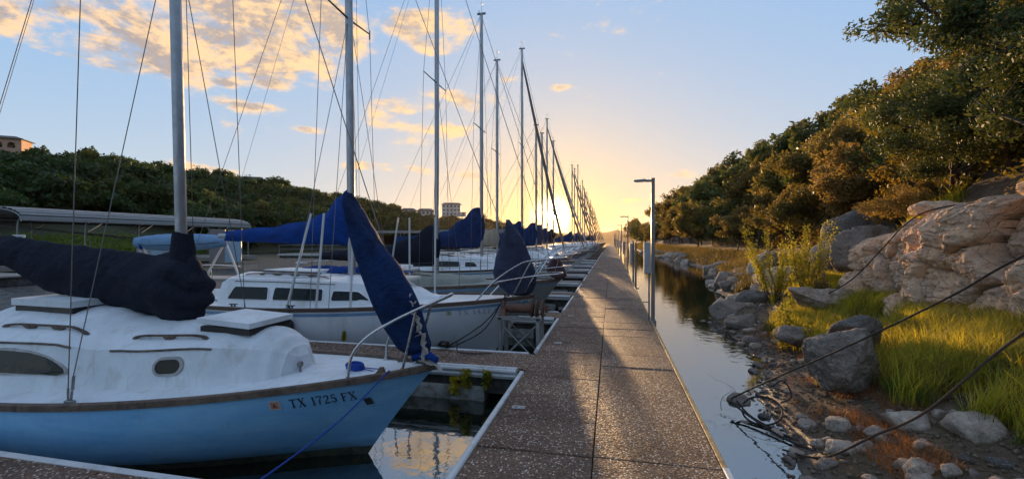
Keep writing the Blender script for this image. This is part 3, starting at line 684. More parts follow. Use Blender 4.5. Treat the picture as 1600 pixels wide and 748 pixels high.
def straw(r):
    y=r.uniform(3.5,6.); s=r.uniform(.3,2.6); return shore(y)+s,y
tag(blades('straw_litter',scatter(12000,straw,5),.16,.004,(.1,.05,0),DRYG,5,2,up=.35,spread=1.2),'tangled dry straw lying on the ground near the camera','straw',kind='stuff')
# ------------------------------------------------------------ trees
def leaf_cloud(centres,rad,per,size,seed,flat=.8):
    r=np.random.RandomState(seed); C=np.repeat(np.array(centres),per,axis=0); n=len(C)
    g=r.normal(size=(n,3)); g/=np.linalg.norm(g,axis=1)[:,None]; P=C+g*(rad*r.rand(n)**.45)[:,None]*np.array((1,1,flat))
    a=r.normal(size=(n,3)); a/=np.linalg.norm(a,axis=1)[:,None]; b=np.cross(a,r.normal(size=(n,3))); b/=np.linalg.norm(b,axis=1)[:,None]
    s=size*r.uniform(.6,1.35,n)[:,None]; V=np.stack([P-a*s,P+b*s*.42,P+a*s,P-b*s*.42],1).reshape(-1,3)
    return V,np.arange(n*4).reshape(n,4)
def make_tree_meshes(seed,h,spread,leaf,ntips,per,lean=(0,0),trunkr=.12,bare=.25,clump=.55,tmat=None,droop=0.,low=.3):
    r=random.Random(seed); mb=MB(); tips=[]
    def limb(p,d,l,rad,lv):
        pts=[p]; q=p.copy(); dd=d.copy(); n=4 if lv<2 else 3
        for k in range(n):
            dd=(dd+Vector((r.uniform(-.28,.28),r.uniform(-.28,.28),r.uniform(-.12,.18)-droop))).normalized(); q=q+dd*l/n; pts.append(q.copy())
        mb.tube(pts,[rad*(1-.55*k/n) for k in range(n+1)],6 if lv<2 else 4,cap=False)
        if lv>=2: tips.append(q.copy()); tips.append(pts[-2]); 
        if lv>=3: return
        nb=(5,4,3)[lv]
        for k in range(nb):
            t=r.uniform(.45,1.) if lv else r.uniform(low,1.); i=min(int(t*n),n-1); b=pts[i].lerp(pts[i+1],t*n-i); a=r.uniform(0,2*PI)
            sp=r.uniform(.5,1.1)*spread; nd=(dd*.55+Vector((math.cos(a)*sp,math.sin(a)*sp,r.uniform(-.05,.5)))).normalized()
            limb(b,nd,l*r.uniform(.55,.8),rad*.5,lv+1)
    limb(Vector((0,0,-.3)),Vector((lean[0],lean[1],1)).normalized(),h*.52,trunkr,0)
    r.shuffle(tips); tips=tips[:ntips]
    V,F_=leaf_cloud([t[:] for t in tips],clump,per,leaf,seed)
    tm=bpy.data.meshes.new('trunk'); tm.from_pydata([tuple(v) for v in mb.v],[],mb.f); tm.update()
    return tm,mesh_np('crown',V,F_)
BARK=mat('grey_brown_bark',(.075,.055,.042),.9,var=.4,bump=.6)
LGREEN=foliage_mat('dark_oak_leaves',(.042,.062,.020),(.11,.125,.032),.30,.5)
LOLIVE=foliage_mat('olive_juniper_leaves',(.085,.085,.024),(.22,.165,.038),.38,.5)
LRUST=foliage_mat('russet_leaves',(.115,.085,.030),(.24,.165,.048),.42,.5)
LYEL=foliage_mat('autumn_yellow_leaves',(.13,.10,.018),(.32,.21,.03),.45,.6)
TR={}
def proto(key,mats,n,**k):
    TR[key]=[]
    for i in range(n):
        tm,cm=make_tree_meshes(1000+hash_(key)+i*17,**k); tm.materials.append(BARK); cm.materials.append(mats[i%len(mats)]); TR[key].append((tm,cm))
def hash_(s): return sum(ord(c)*(i+3) for i,c in enumerate(s))
proto('near',[LGREEN,LOLIVE,LOLIVE,LRUST],4,h=5.2,spread=1.,leaf=.055,ntips=110,per=240,trunkr=.13,clump=.42)
proto('mid',[LGREEN,LOLIVE,LRUST,LOLIVE,LRUST],5,h=5.2,spread=1.,leaf=.11,ntips=95,per=80,trunkr=.13,clump=.55)
proto('far',[LGREEN,LOLIVE,LRUST,LGREEN],4,h=5.5,spread=1.,leaf=.26,ntips=60,per=32,trunkr=.14,clump=.75)
proto('thin',[LRUST,LOLIVE],2,h=5.,spread=.9,leaf=.05,ntips=90,per=40,trunkr=.08,clump=.5)
def tree(key,i,x,y,z,sc,rz,label,group=None,name='tree',cat='tree',tilt=0.):
    tm,cm=TR[key][i%len(TR[key])]; t=empty(name,(x,y,z),rz); t.scale=(sc,sc,sc*rng.uniform(.9,1.1)); t.rotation_euler=(rng.uniform(-.08,.08),tilt,rz)
    tag(t,label,cat,group); link('trunk',tm,None,t); link('crown',cm,None,t); return t
tm,cm=make_tree_meshes(4242,h=7.6,spread=1.15,leaf=.070,ntips=420,per=130,trunkr=.22,clump=.42,lean=(-.35,.1),low=.25); tm.materials.append(BARK); cm.materials.append(LGREEN)
t=empty('oak_tree',(10.0,12.9,gz(10.,12.9)-.5),0.); t.scale=(.9,)*3; tag(t,'large dark green oak spreading its bare lower limbs against the sky at the top right','tree'); link('trunk',tm,None,t); link('crown',cm,None,t)
tm,cm=make_tree_meshes(77,h=3.4,spread=1.,leaf=.05,ntips=70,per=90,trunkr=.07,clump=.3); tm.materials.append(BARK); cm.materials.append(LYEL)
t=empty('autumn_tree',(8.2,14.4,gz(8.2,14.4)-.1)); tag(t,'small tree with golden yellow leaves below the big oak','tree'); link('trunk',tm,None,t); link('crown',cm,None,t)
rt=random.Random(21); cnt=0
def hill_trees():
    global cnt
    lst=[]
    # (y range, spacing in y, rows in s, row spacing, kind)
    y=2.0
    while y<330:
        sp=1.7+y*.035
        s=4.4 if y<14 else (6.8 if y<24 else 3.6)
        while s<24+y*.02:
            x=shore(y)+s+rt.uniform(-.6,.6); yy=y+rt.uniform(-.5,.5)*sp
            d=math.hypot(x,yy)
            a=math.atan2(x,yy)
            if a>.78 or (yy<4 ): pass
            else:
                key='near' if d<15 else ('mid' if d<38 else 'far')
                lst.append((d,key,x,yy))
            s+=sp*rt.uniform(.9,1.5)*(1.2 if s>10 else 1)
        y+=sp
    lst.sort(); global RMASS; RMASS=lst[170:]; lst=lst[:170]
    for k,(d,key,x,yy) in enumerate(lst):
        s=x-shore(yy); sc=rt.uniform(.60,.9)*(1+d*.0045)*(.75 if s<6 else 1.)
        zone='low on the slope behind the cliff' if d<15 else ('on the wooded slope right of the dock' if d<60 else 'far along the wooded right shore')
        tree(key,rt.randrange(5),x,yy,gz(x,yy)-.15,sc,rt.uniform(0,6.3),'tree '+zone,'trees '+zone)
    return len(lst)
nt_=hill_trees()
def tree_mass(name,items,m,label):
    """items: (proto key, index, x, y, z, scale, angle), joined into one far mass"""
    Vs=[];n=0
    for key,i,x,y,z,sc,a in items:
        i%=len(TR[key])
        if (key,i) not in _ico:
            cm=TR[key][i][1]; V=np.empty(len(cm.vertices)*3,np.float32); cm.vertices.foreach_get('co',V); _ico[(key,i)]=V.reshape(-1,3)
        V=_ico[(key,i)]; c_,s_=math.cos(a),math.sin(a); Vs.append(np.stack([V[:,0]*c_-V[:,1]*s_,V[:,0]*s_+V[:,1]*c_,V[:,2]],1)*sc+(x,y,z))
    V=np.vstack(Vs); tag(link(name,mesh_np(name,V,np.arange(len(V)).reshape(-1,4)),m),label,'woodland',kind='stuff')
tree_mass('distant_woodland',[('far',rt.randrange(4),x,y,gz(x,y)-.15,rt.uniform(.65,.95)*(1+d*.0045),rt.uniform(0,6.3)) for d,k,x,y in RMASS],LOLIVE,'woodland receding along the right shore towards the sunset')
for k,(x,y,sc) in enumerate(((9.6,19.5,.72),(10.8,17.3,.9),(9.0,23.,.75),(12.5,20.,.9),(11.3,14.8,1.1),(8.9,16.2,.75),(12.,25.,.85))):
    tree('mid',(2,1,3,1,0,2,1)[k],x,y,gz(x,y)-.2,sc,k*1.7,('tall olive tree whose crown meets the sky just left of the big oak','broad tree crowding the left side of the big oak','olive tree on the skyline above the yellow shrubs','dark tree on the ridge behind the skyline trees','tree filling the gap behind the trunk of the big oak','young tree between the golden tree and the skyline','tall tree at the highest point of the left part of the skyline')[k])
# understorey that hides the ground between the trunks
def bushes(name,n,fn,leaf,per,rad,m,seed,label):
    pts=scatter(n,fn,seed); V,F_=leaf_cloud(pts+np.array((0,0,rad*.45)),rad,per,leaf,seed,.7); tag(link(name,mesh_np(name,V,F_),m),label,'undergrowth',kind='stuff')
def near_b(r):
    y=r.uniform(2.,22); s=r.uniform(4.2,14); x=shore(y)+s
    if y>11 and s<6: return None
    return x,y
def far_b(r):
    y=22+r.random()**1.3*280; s=r.uniform(6.5,26); return shore(y)+s,y
bushes('undergrowth',900,near_b,.06,130,.50,LOLIVE,31,'tangled olive scrub on the slope above the cliff')
bushes('undergrowth',900,far_b,.30,28,1.2,LGREEN,32,'dense scrub under the trees of the right shore')
def mid_b(r):
    y=13+r.random()**1.2*34; s=r.uniform(3.8,20)
    if y<20 and s<6.5: return None
    return shore(y)+s,y
bushes('undergrowth',1100,mid_b,.085,110,.75,LRUST,33,'brown and olive brush between the trees of the right slope')
# yellow-green willow-like shrubs by the water
def willow_shrub(x,y,h,n,seed,label,name='waterside_shrub',m=YELS):
    r=random.Random(seed); t=empty(name,(x,y,gz(x,y)-.03)); tag(t,label,'shrub'); s=MB(); roots=[]
    cs=[]
    for k in range(n):
        a=r.uniform(0,6.28); o=Vector((math.cos(a)*.15*r.random(),math.sin(a)*.15*r.random(),0)); d=Vector((math.cos(a)*r.uniform(.05,.5),math.sin(a)*r.uniform(.05,.5),1)); hh=h*r.uniform(.35,1)
        pts=[o+d*hh*q/4+Vector((r.uniform(-.07,.07),r.uniform(-.07,.07),0)) for q in range(5)]; s.tube(pts,[.010,.008,.006,.004,.002],4,cap=False)
        for q in range(60): 
            tt=r.uniform(.3,1); i=min(int(tt*4),3); cs.append(tuple(pts[i].lerp(pts[i+1],tt*4-i)))
    s.build('stem',BARK,t); V,F_=leaf_cloud(cs,.10,4,.024,seed,1.); link('foliage',mesh_np('foliage',V,F_),m,t)
willow_shrub(4.05,12.5,2.05,26,1,'tall yellow green shrub with upright shoots standing by the waterside rocks')
willow_shrub(4.55,11.9,1.75,18,2,'sunlit yellow shrub just right of the tallest waterside shrub')
willow_shrub(3.25,9.3,.75,8,3,'thin yellow stalks rising above the rusty weeds')
willow_shrub(3.05,8.6,.8,5,4,'small clump of upright stalks left of the green grass')
willow_shrub(4.6,10.8,.55,14,5,'low orange tinged bush at the foot of the leaning boulder',m=DRYG)
# ------------------------------------------------------------ cables and driftwood on the right bank
def cable(pts,r,label,m=ROPEK,name='mooring_cable',n=8): 
    mb=MB(); mb.tube(spline(pts,8),r,n); tag(mb.build(name,m,None,smooth=True),label,'cable')
CABLE=mat('rusty_black_cable',(.030,.022,.017),.75,var=.5,bump=.7,bscale=120)
cable([(1.43,5.86,.14),(1.75,5.66,.42),(2.40,5.22,.98),(3.00,4.83,1.53),(3.383,4.58,1.93),(4.4,3.9,2.9)],.0095,'long straight black cable running from the water over the big boulder to the right edge',CABLE)
cable([(3.95,10.7,.62),(4.05,10.1,.86),(4.3,9.39,1.30),(4.55,8.95,1.86),(4.72,8.62,2.28),(4.95,8.45,2.50),(5.4,8.3,2.62)],.011,'sagging black cable climbing from the grass to the top of the tan cliff',CABLE)
cable([(1.62,4.80,.02),(1.85,4.52,.10),(2.18,4.36,.40),(2.46,4.2,.69),(2.94,4.0,1.37),(3.6,3.7,2.1)],.010,'rusty cable crossing the bottom right corner in front of the grass',mat('rusty_cable',(.09,.055,.035),.85,var=.5,bump=.7,bscale=120))
cable([(1.43,5.86,.14),(1.40,5.76,.12),(1.50,5.55,.07),(1.66,5.2,.03),(1.80,4.95,.02),(1.95,4.75,.04)],.011,'thick bent cable lying at the waterline beside the stones',CABLE)
cable([(1.46,5.80,.13),(1.55,5.60,.04),(1.72,5.3,.01),(1.88,5.0,.01)],.010,'thin cable beside the thick bent cable at the waterline',CABLE)
cable([Vector((1.68+.20*math.cos(a),5.72+.24*math.sin(a)-.10,.10+.07*math.sin(a)+.05*math.cos(a))) for a in [2.9+2*PI*k/13 for k in range(13)]],.011,'round loop of black cable above the waterline stones',CABLE,'cable_loop')
cable([(1.95,6.1,.24),(2.02,5.95,.36),(2.05,5.8,.22),(1.92,5.75,.16)],.009,'short hooked end of cable hanging under the long straight one',CABLE)
def driftwood(x,y,seed,label,sc=1.,up=.3,m=None):
    r=random.Random(seed); mb=MB()
    def br(p,d,l,rad,lv):
        pts=[p]; q=p.copy(); dd=d.copy()
        for k in range(4): dd=(dd+Vector((r.uniform(-.45,.45),r.uniform(-.45,.45),r.uniform(-.3,.3)))).normalized(); q=q+dd*l/4; q.z=max(q.z,.005); pts.append(q.copy())
        mb.tube(pts,[rad*(1-.17*k) for k in range(5)],5,cap=False)
        if lv<3:
            for k in range(3): i=r.randrange(1,5); a=r.uniform(0,6.28); br(pts[i],Vector((math.cos(a),math.sin(a),up*r.uniform(-.5,1))),l*.6,rad*.5,lv+1)
    a=r.uniform(0,6.28); br(Vector((x,y,.02)),Vector((math.cos(a),math.sin(a),up)),sc,.010*sc,0)
    tag(mb.build('dead_branch',m or BARK,None),label,'branch')
driftwood(1.28,5.75,3,'thin dead branch sticking out of the calm water left of the bent cable',.42,.5)
driftwood(1.80,4.6,8,'pale driftwood branch on the shore near the bottom edge',.42,.25,mat('bleached_driftwood',(.22,.18,.145),.85,var=.4))
driftwood(2.0,5.0,12,'twiggy dead branch tangled among the muddy shore stones',.45,.3)
driftwood(2.3,4.4,15,'dead twig lying in the dry straw near the rusty cable',.5,.3)
driftwood(2.3,6.9,19,'curved dead branch among the rusty weeds',.45,.3)
# water weeds at the dock edges
def weed(x,y,z,h,seed,label,r_=.05):
    r=np.random.RandomState(seed); n=150; zz=r.rand(n)**.8*h
    C=np.stack([x+r.normal(size=n)*r_*.5,y+r.normal(size=n)*r_*.5,z+zz],1); V,F_=leaf_cloud(C,.018,2,.026,seed); tag(link('water_weed',mesh_np('water_weed',V,F_),GRASS),label,'plant')
weed(-1.10,3.02,.05,.20,1,'small green plant growing at the left edge of the dock near the bottom',.03)
weed(.86,3.18,.28,.14,2,'green weed at the bottom right corner of the dock',.05)
weed(-1.80,5.40,.16,.26,3,'leafy green plant hanging on the side of the finger dock, left of two',.06)
weed(-1.52,5.40,.18,.24,4,'leafy green plant hanging on the side of the finger dock, right of two',.05)
weed(-1.95,5.42,.08,.22,5,'dark green plant trailing to the water under the finger dock by the blue bow',.06)
weed(-4.12,6.33,.46,.13,6,'tiny dark plant standing at the edge of the finger dock before the white hull',.015)
# ------------------------------------------------------------ left shore
SIL=[(-85, 24.42), (-61.3, 20.2), (-59.1, 21.1), (-56.7, 22.8), (-53.1, 20.5), (-48.6, 21.0), (-42.2, 20.7), (-35.7, 18.6), (-31.4, 15.9), (-25.4, 12.8), (-20.6, 12.8), (-17.4, 12.0), (-13.3, 6.9), (-10.0, 3.2), (-6, -3)]
RS_=[(-85,42),(-64,56),(-55,64),(-42,80),(-30,115),(-20,175),(-12,250),(-8,330),(-5,380)]     # bearing -> distance of the shoreline
RR_=[(-85,170),(-62,200),(-45,225),(-30,260),(-20,300),(-12,340),(-8,400),(-5,420)]
def left_h(b,r):
    r0,r1,h=interp(b,RS_),interp(b,RR_),interp(b,SIL)
    t=(r-r0)/(r1-r0)
    if t<0: return max(-3,t*12)
    if t<1: z=h*(1-(1-t)**1.55)
    else: z=h-(t-1)*4
    return z+(1.6*mnoise.noise(Vector((b*.12,r*.03,3)))+.8*mnoise.noise(Vector((b*.4,r*.09,8))))*min(t*4,1)
def left_p(b,r): a=R(b); return Vector((r*math.sin(a),r*math.cos(a),left_h(b,r)))
def left_hill():
    bs=[-85+1.*i for i in range(81)]; rs=[-.12,-.04,0,.03,.07]+[.12+.08*i for i in range(12)]+[1.1,1.3,1.8,2.6]
    V=np.array([tuple(left_p(b,interp(b,RS_)+(interp(b,RR_)-interp(b,RS_))*t)) for b in bs for t in rs]); nc=len(rs)
    F_=np.array([(i*nc+j,i*nc+j+1,(i+1)*nc+j+1,(i+1)*nc+j) for i in range(len(bs)-1) for j in range(nc-1)])
    tag(link('wooded_hill',mesh_np('wooded_hill',V,F_,True),mat('hill_scrub',(.035,.045,.018),.95,color2=(.06,.06,.028),vscale=.3,bump=.6,bscale=2.,coord='World')),kind='structure')
left_hill()
LHG=foliage_mat('hill_oak_leaves',(.020,.040,.014),(.050,.085,.022),.25,.06); LHG2=foliage_mat('hill_light_leaves',(.045,.070,.018),(.10,.12,.030),.25,.06)
TR['hill']=[]
for i in range(5):
    tm,cm=make_tree_meshes(900+i*7,h=6.,spread=1.15,leaf=.34,ntips=70,per=26,trunkr=.16,clump=1.0,low=.2); tm.materials.append(BARK); cm.materials.append((LHG,LHG,LHG2,LHG,LHG)[i]); TR['hill'].append((tm,cm))
rl=random.Random(5); lt=[]
b=-66.
while b<-6.5:
    t=.03
    while t<1.1:
        r0,r1=interp(b,RS_),interp(b,RR_); bb=b+rl.uniform(-.6,.6); r_=r0+(r1-r0)*(t+rl.uniform(-.02,.02))
        if not(bb<-47 and t<.10) : lt.append((r_,bb))
        t+=.055*rl.uniform(.8,1.3)
    b+=1.15
houses_b=[(-64,-56.8,140,260),(-44,-40.,175,300),(-45,-44,0,0),(-27.5,-21.5,225,330),(-21.8,-17.2,235,340)]
lt=[q for q in lt if not any(h[0]<q[1]<h[1] and h[2]<q[0]<h[3] for h in houses_b)]
lt.sort(key=lambda q:q[0])
sing=lt[:115]; rest=lt[115:]
for r_,bb in sing:
    p=left_p(bb,r_); zone='on the far left hillside' if bb<-35 else 'on the low ridge left of the sunset'
    tree('hill',rl.randrange(5),p.x,p.y,p.z-.3,rl.uniform(.75,1.25)*(1+(r_-60)*.0012),rl.uniform(0,6.3),'green tree '+zone,'trees '+zone)
q_=[]
for r_,bb in rest: p=left_p(bb,r_); q_.append(('hill',rl.randrange(5),p.x,p.y,p.z-.3,rl.uniform(.75,1.3)*(1+(r_-60)*.0012),rl.uniform(0,6.3)))
tree_mass('distant_woodland',[q for i,q in enumerate(q_) if i%3],LHG,'dense dark oak woodland filling the far left hillside')
tree_mass('distant_woodland',[q for i,q in enumerate(q_) if not i%3],LHG2,'lighter green trees mixed through the far left woodland')
# bright bushy bank at the foot of the left hill
pts=[]
for k in range(420):
    bb=rl.uniform(-66,-46); r_=interp(bb,RS_)+rl.uniform(.5,9.); p=left_p(bb,r_); pts.append((p.x,p.y,p.z+.3))
V,F_=leaf_cloud(pts,1.1,60,.16,77,.7); tag(link('shore_bushes',mesh_np('shore_bushes',V,F_),foliage_mat('bright_bank_leaves',(.06,.11,.02),(.17,.21,.04),.45,.3)),'bright green bushes on the bank behind the arched dock roof','bushes',kind='stuff')
# far ridge behind the sun
def far_ridge(name,d0,pts,dep,sink,seed):
    bs=[pts[0][0]+(pts[-1][0]-pts[0][0])*i/160 for i in range(161)]; V=[];
    for b in bs:
        h=sinterp(b,pts)+6*mnoise.fractal(Vector((b*.9,seed,0)),1,2,5)
        for t,hh in((0,0),(.25,.45),(.6,.85),(1,1),(1.5,.7),(2.4,0)):
            a=R(b); r=d0+dep*t; V.append((r*math.sin(a),r*math.cos(a),h*hh-sink*(t==0 or t==2.4)))
    F_=np.array([(i*6+j,i*6+j+1,(i+1)*6+j+1,(i+1)*6+j) for i in range(160) for j in range(5)])
    tag(link(name,mesh_np(name,np.array(V),F_,True),mat('far_hill_scrub',(.045,.050,.028),.95,color2=(.07,.065,.035),vscale=.02,coord='World')),kind='structure')
far_ridge('far_hills',1500,[(-75,50),(-50,55),(-30,42),(-20,40),(-14,46),(-9,44),(-6,34),(-3.2,31),(-1,38),(1,46),(3,48),(5.,40),(8,32),(12,60),(20,70),(45,70),(80,60)],700,3,1)
far_ridge('far_hills',3200,[(-60,60),(-30,70),(-12,72),(-6,62),(-2,80),(2,78),(6,90),(20,80),(60,80)],1200,3,5)
BOXG=mat('grey_cabinet',(.36,.38,.40),.5,var=.12,stain=((.22,.18,.14),4,.4))
# ------------------------------------------------------------ houses on the left hill
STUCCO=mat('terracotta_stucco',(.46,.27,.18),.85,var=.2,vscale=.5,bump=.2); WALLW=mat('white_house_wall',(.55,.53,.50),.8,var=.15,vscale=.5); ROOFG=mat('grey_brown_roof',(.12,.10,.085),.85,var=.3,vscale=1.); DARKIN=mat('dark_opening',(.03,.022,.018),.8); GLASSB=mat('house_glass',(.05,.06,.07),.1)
def wall_arches(w,h,arches,th,y0=0.):
    """front wall in x/z plane with arched openings (cx, half width, sill, spring) as a ring of quads, thickness th into +y"""
    mb=MB(); xs=[0]
    segs=sorted(arches); prev=0.
    def slab(x0,x1,z0,z1): 
        if x1-x0>.01 and z1-z0>.01: mb.box((x0,y0,z0),(x1,y0+th,z1))
    for (cx,hw,sill,spring) in segs:
        slab(prev,cx-hw,0,h); slab(cx-hw,cx+hw,0,sill)
        n=10
        for k in range(n):
            a0=PI-PI*k/n; a1=PI-PI*(k+1)/n; xa,za=cx+hw*math.cos(a0),spring+hw*math.sin(a0); xb,zb=cx+hw*math.cos(a1),spring+hw*math.sin(a1)
            mb.add([(xa,y0,za),(xb,y0,zb),(xb,y0,h),(xa,y0,h),(xa,y0+th,za),(xb,y0+th,zb),(xb,y0+th,h),(xa,y0+th,h)],[(0,1,2,3),(4,7,6,5),(0,4,5,1),(3,2,6,7)])
        prev=cx+hw
    slab(prev,w,0,h); return mb
def place_house(root,b,r,face): p=left_p(b,r); root.location=p; root.rotation_euler=(0,0,face)
def villa():
    t=empty('villa'); tag(t,'terracotta coloured villa with arched loggias on top of the left hill','house')
    w,h,d=15.,9.,9.
    ar=[(2.9,1.35,4.0,6.0),(7.2,1.35,4.0,6.0),(11.5,1.35,4.0,6.0)]
    m=wall_arches(w,h,ar,.5); m.build('wall',STUCCO,t)
    e=wall_arches(d,h,[(4.5,1.5,3.6,5.8)],.5); e.v=[(-v[1]+0.,-(-v[0]),v[2]) if False else (v[1]-.0,v[0]+.5,v[2]) for v in e.v]; e.build('wall',STUCCO,t)
    b=MB(); b.box((.5,d,0),(w,d+.4,h)); b.box((w-.4,.5,0),(w,d,h)); b.box((.5,.5,3.2),(w-.4,d,3.5)); b.build('wall',STUCCO,t)
    b=MB(); b.box((.5,3.2,3.5),(w-.4,3.5,h)); b.build('inner_wall',mat('loggia_wall',(.40,.25,.17),.85),t)
    for cx,_,s,_ in ar:
        g=MB(); g.box((cx-.7,3.1,4.0),(cx+.7,3.19,6.4)); g.build('window',GLASSB,t)
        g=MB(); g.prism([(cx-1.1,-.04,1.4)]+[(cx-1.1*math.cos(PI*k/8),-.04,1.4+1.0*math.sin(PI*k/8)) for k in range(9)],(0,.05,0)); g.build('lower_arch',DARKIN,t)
        g=MB(); g.box((cx-1.3,-.03,4.0),(cx+1.3,.05,4.9)); g.build('balustrade',mat('balustrade_stucco',(.42,.27,.19),.8),t)
    r=MB(); r.add([(-.9,-.9,h),(w+.9,-.9,h),(w+.9,d+1.2,h),(-.9,d+1.2,h),(3.5,4.,h+1.5),(w-3.5,4.,h+1.5),(-.9,-.9,h-.3),(w+.9,-.9,h-.3),(w+.9,d+1.2,h-.3),(-.9,d+1.2,h-.3)],[(0,1,5,4),(1,2,5),(2,3,4,5),(3,0,4),(6,7,8,9),(0,1,7,6),(1,2,8,7),(2,3,9,8),(3,0,6,9)])
    r.build('roof',ROOFG,t)
    place_house(t,-63.2,196,R(38)); t.location.z=42.2
    t.location=Vector((196*math.sin(R(-62.6)),196*math.cos(R(-62.6)),25.)); t.scale=(.62,.62,.68)
villa()
def modern(label,b,r,z,face,sc,parts,roof='flat'):
    t=empty('house',(r*math.sin(R(b)),r*math.cos(R(b)),z),R(face)); t.scale=(sc,)*3; tag(t,label,'house')
    for (x0,x1,y0,y1,z0,z1,rf) in parts:
        m=MB(); m.box((x0,y0,z0),(x1,y1,z1)); m.build('wall',WALLW,t)
        n=max(1,int((x1-x0)/2.4))
        for fl in range(max(1,int((z1-z0)/2.9))):
            for k in range(n):
                cx=x0+(x1-x0)*(k+.5)/n; g=MB(); g.box((cx-.75,y0-.05,z0+fl*2.9+.9),(cx+.75,y0+.05,z0+fl*2.9+2.3)); w=g.build('window',GLASSB,t)
                f=MB(); f.box((cx-.85,y0-.07,z0+fl*2.9+.78),(cx+.85,y0-.02,z0+fl*2.9+.88)); f.build('sill',WALLW,w)
        if rf=='flat':
            m=MB(); m.box((x0-.4,y0-.8,z1),(x1+.4,y1+.4,z1+.3)); m.build('roof',WALLW,t)
        else:
            m=MB(); ym=(y0+y1)/2; m.add([(x0-.6,y0-.8,z1),(x1+.6,y0-.8,z1),(x1-1.5,ym,z1+1.7),(x0+1.5,ym,z1+1.7),(x1+.6,y1+.6,z1),(x0-.6,y1+.6,z1)],[(0,1,2,3),(1,4,2),(4,5,3,2),(5,0,3),(0,5,4,1)]); m.build('roof',ROOFG,t)
    return t
modern('white modern hillside house with flat roofs above the trees on the left hill',-42.2,232,23.6,38,1.,[(-8,2,0,8,0,6.2,'flat'),(2,11,1,9,0,3.4,'flat')])
modern('low pale house half hidden by trees left of the tall house',-24.6,288,17.,24,1.,[(-9,0,0,8,0,3.2,'hip'),(1,11,1,9,.3,3.2,'hip')])
modern('tall pale house with verandas standing on the ridge',-20.2,292,17.2,16,.85,[(-7,7,0,10,0,8.8,'hip'),(7,11,2,10,0,2.8,'flat')])
# ------------------------------------------------------------ far docks on the left
SEAM=mat('dark_roof_seam',(.05,.05,.05),.8)
TINW=mat('white_corrugated_roofing',(.27,.28,.28),.5,.2,var=.15,stain=((.22,.2,.17),1.,.4),vscale=.6)
def arched_roof():
    t=empty('covered_dock',(-36.,20.7,0)); tag(t,'covered dock with a long arched ribbed metal roof on curved brackets, left background','boat shelter')
    dirv=Vector((-.6,17.8,0)).normalized(); side=Vector((-dirv.y,dirv.x,0)); L_=19.
    P0=Vector((0,0,0))
    # overlapping long sheets, each its own piece
    N_=7; Rw=5.4; Hh=.85
    def prof(u): a=PI*u; return side*(Rw/2-Rw/2*math.cos(a)) , 3.25+Hh*math.sin(a)**.75
    for k in range(N_*2):
        u0,u1=k/(N_*2),(k+1)/(N_*2); mb=MB(); rows=[]
        for e in(0,1):
            r=[]
            for q,u in((-.05,u0+.008),(.10,u0+.022),(.10,u1-.022),(-.05,u1-.008)):
                s_,z=prof(min(max(u,0),1)); r.append(P0+dirv*(L_*e)+s_+Vector((0,0,z+q)))
            rows.append(r)
        mb.grid(rows); o=mb.build('roof_sheet',TINW,t)
        s_,z=prof(u1); sm=MB(); sm.tube([P0+s_+Vector((0,0,z+.03)),P0+dirv*L_+s_+Vector((0,0,z+.03))],.06,5); sm.build('roof_seam',SEAM,t)
    for k in range(6):
        y=L_*k/5.; m=MB(); m.tube([P0+dirv*y+prof(u)[0]+Vector((0,0,prof(u)[1]-.06)) for u in [j/16 for j in range(17)]],.045,6)
        m.build('roof_rib',GALV,t)
        for sd in(.06,.94):
            m=MB(); s_,z=prof(sd); m.tube(spline([P0+dirv*y+s_+Vector((0,0,z-.1)),P0+dirv*y+s_+side*(.25 if sd<.5 else -.25)+Vector((0,0,z-.6)),P0+dirv*y+s_+side*(.3 if sd<.5 else -.3)+Vector((0,0,.4))],5),.05,6); m.build('post',GALV,t)
            if k: m=MB(); m.tube([P0+dirv*y+s_+Vector((0,0,2.6)),P0+dirv*(y+.9)+s_+Vector((0,0,3.2))],.03,5); m.build('brace',GALV,t)
    m=MB(); m.box((-6.2,-2,.1),(.2,19,.42)); m.build('platform',mat('pale_far_decking',(.30,.27,.23),.8,var=.3,vscale=1.),t)
    m=MB(); m.tube([(-4.8,-2,3.35),(-4.9,20,1.2)],.08,5); m.build('gangway_rail',GALV,t)
arched_roof()
def far_dock(x0,x1,y0,y1,z,label,rail=False):
    t=empty('far_dock',((x0+x1)/2,y0,0)); tag(t,label,'floating dock'); cx=(x0+x1)/2
    m=MB(); m.box((x0-cx,0,z-.06),(x1-cx,y1-y0,z)); m.build('decking',mat('pale_far_decking',(.30,.27,.23),.8),t)
    m=MB(); m.box((x0-cx+.1,.1,.0),(x1-cx-.1,y1-y0-.1,z-.065)); m.build('float_body',DARKFLOAT,t)
    m=MB(); m.box((x0-cx-.03,-.03,z-.2),(x1-cx+.03,-.004,z+.01)); m.build('edge_board',VINYL,t)
    if rail:
        for k in range(int((x1-x0)/3)+1): m=MB(); m.tube([(x0-cx+3*k,.2,z),(x0-cx+3*k,.2,z+1.)],.03,5); m.build('post',GALV,t)
        m=MB(); m.tube([(x0-cx,.2,z+1),(x1-cx,.2,z+1)],.025,5); m.tube([(x0-cx,.2,z+.55),(x1-cx,.2,z+.55)],.02,5); m.build('rail',GALV,t)
far_dock(-37.,-12.,44,46.5,.42,'pale floating dock crossing behind the boats in the left background',True)
far_dock(-36.,-10.,55,58,.42,'second pale floating dock farther behind in the left background')
far_dock(-44.,-26.,14,16.,.42,'short pale floating dock at the left edge of the picture')
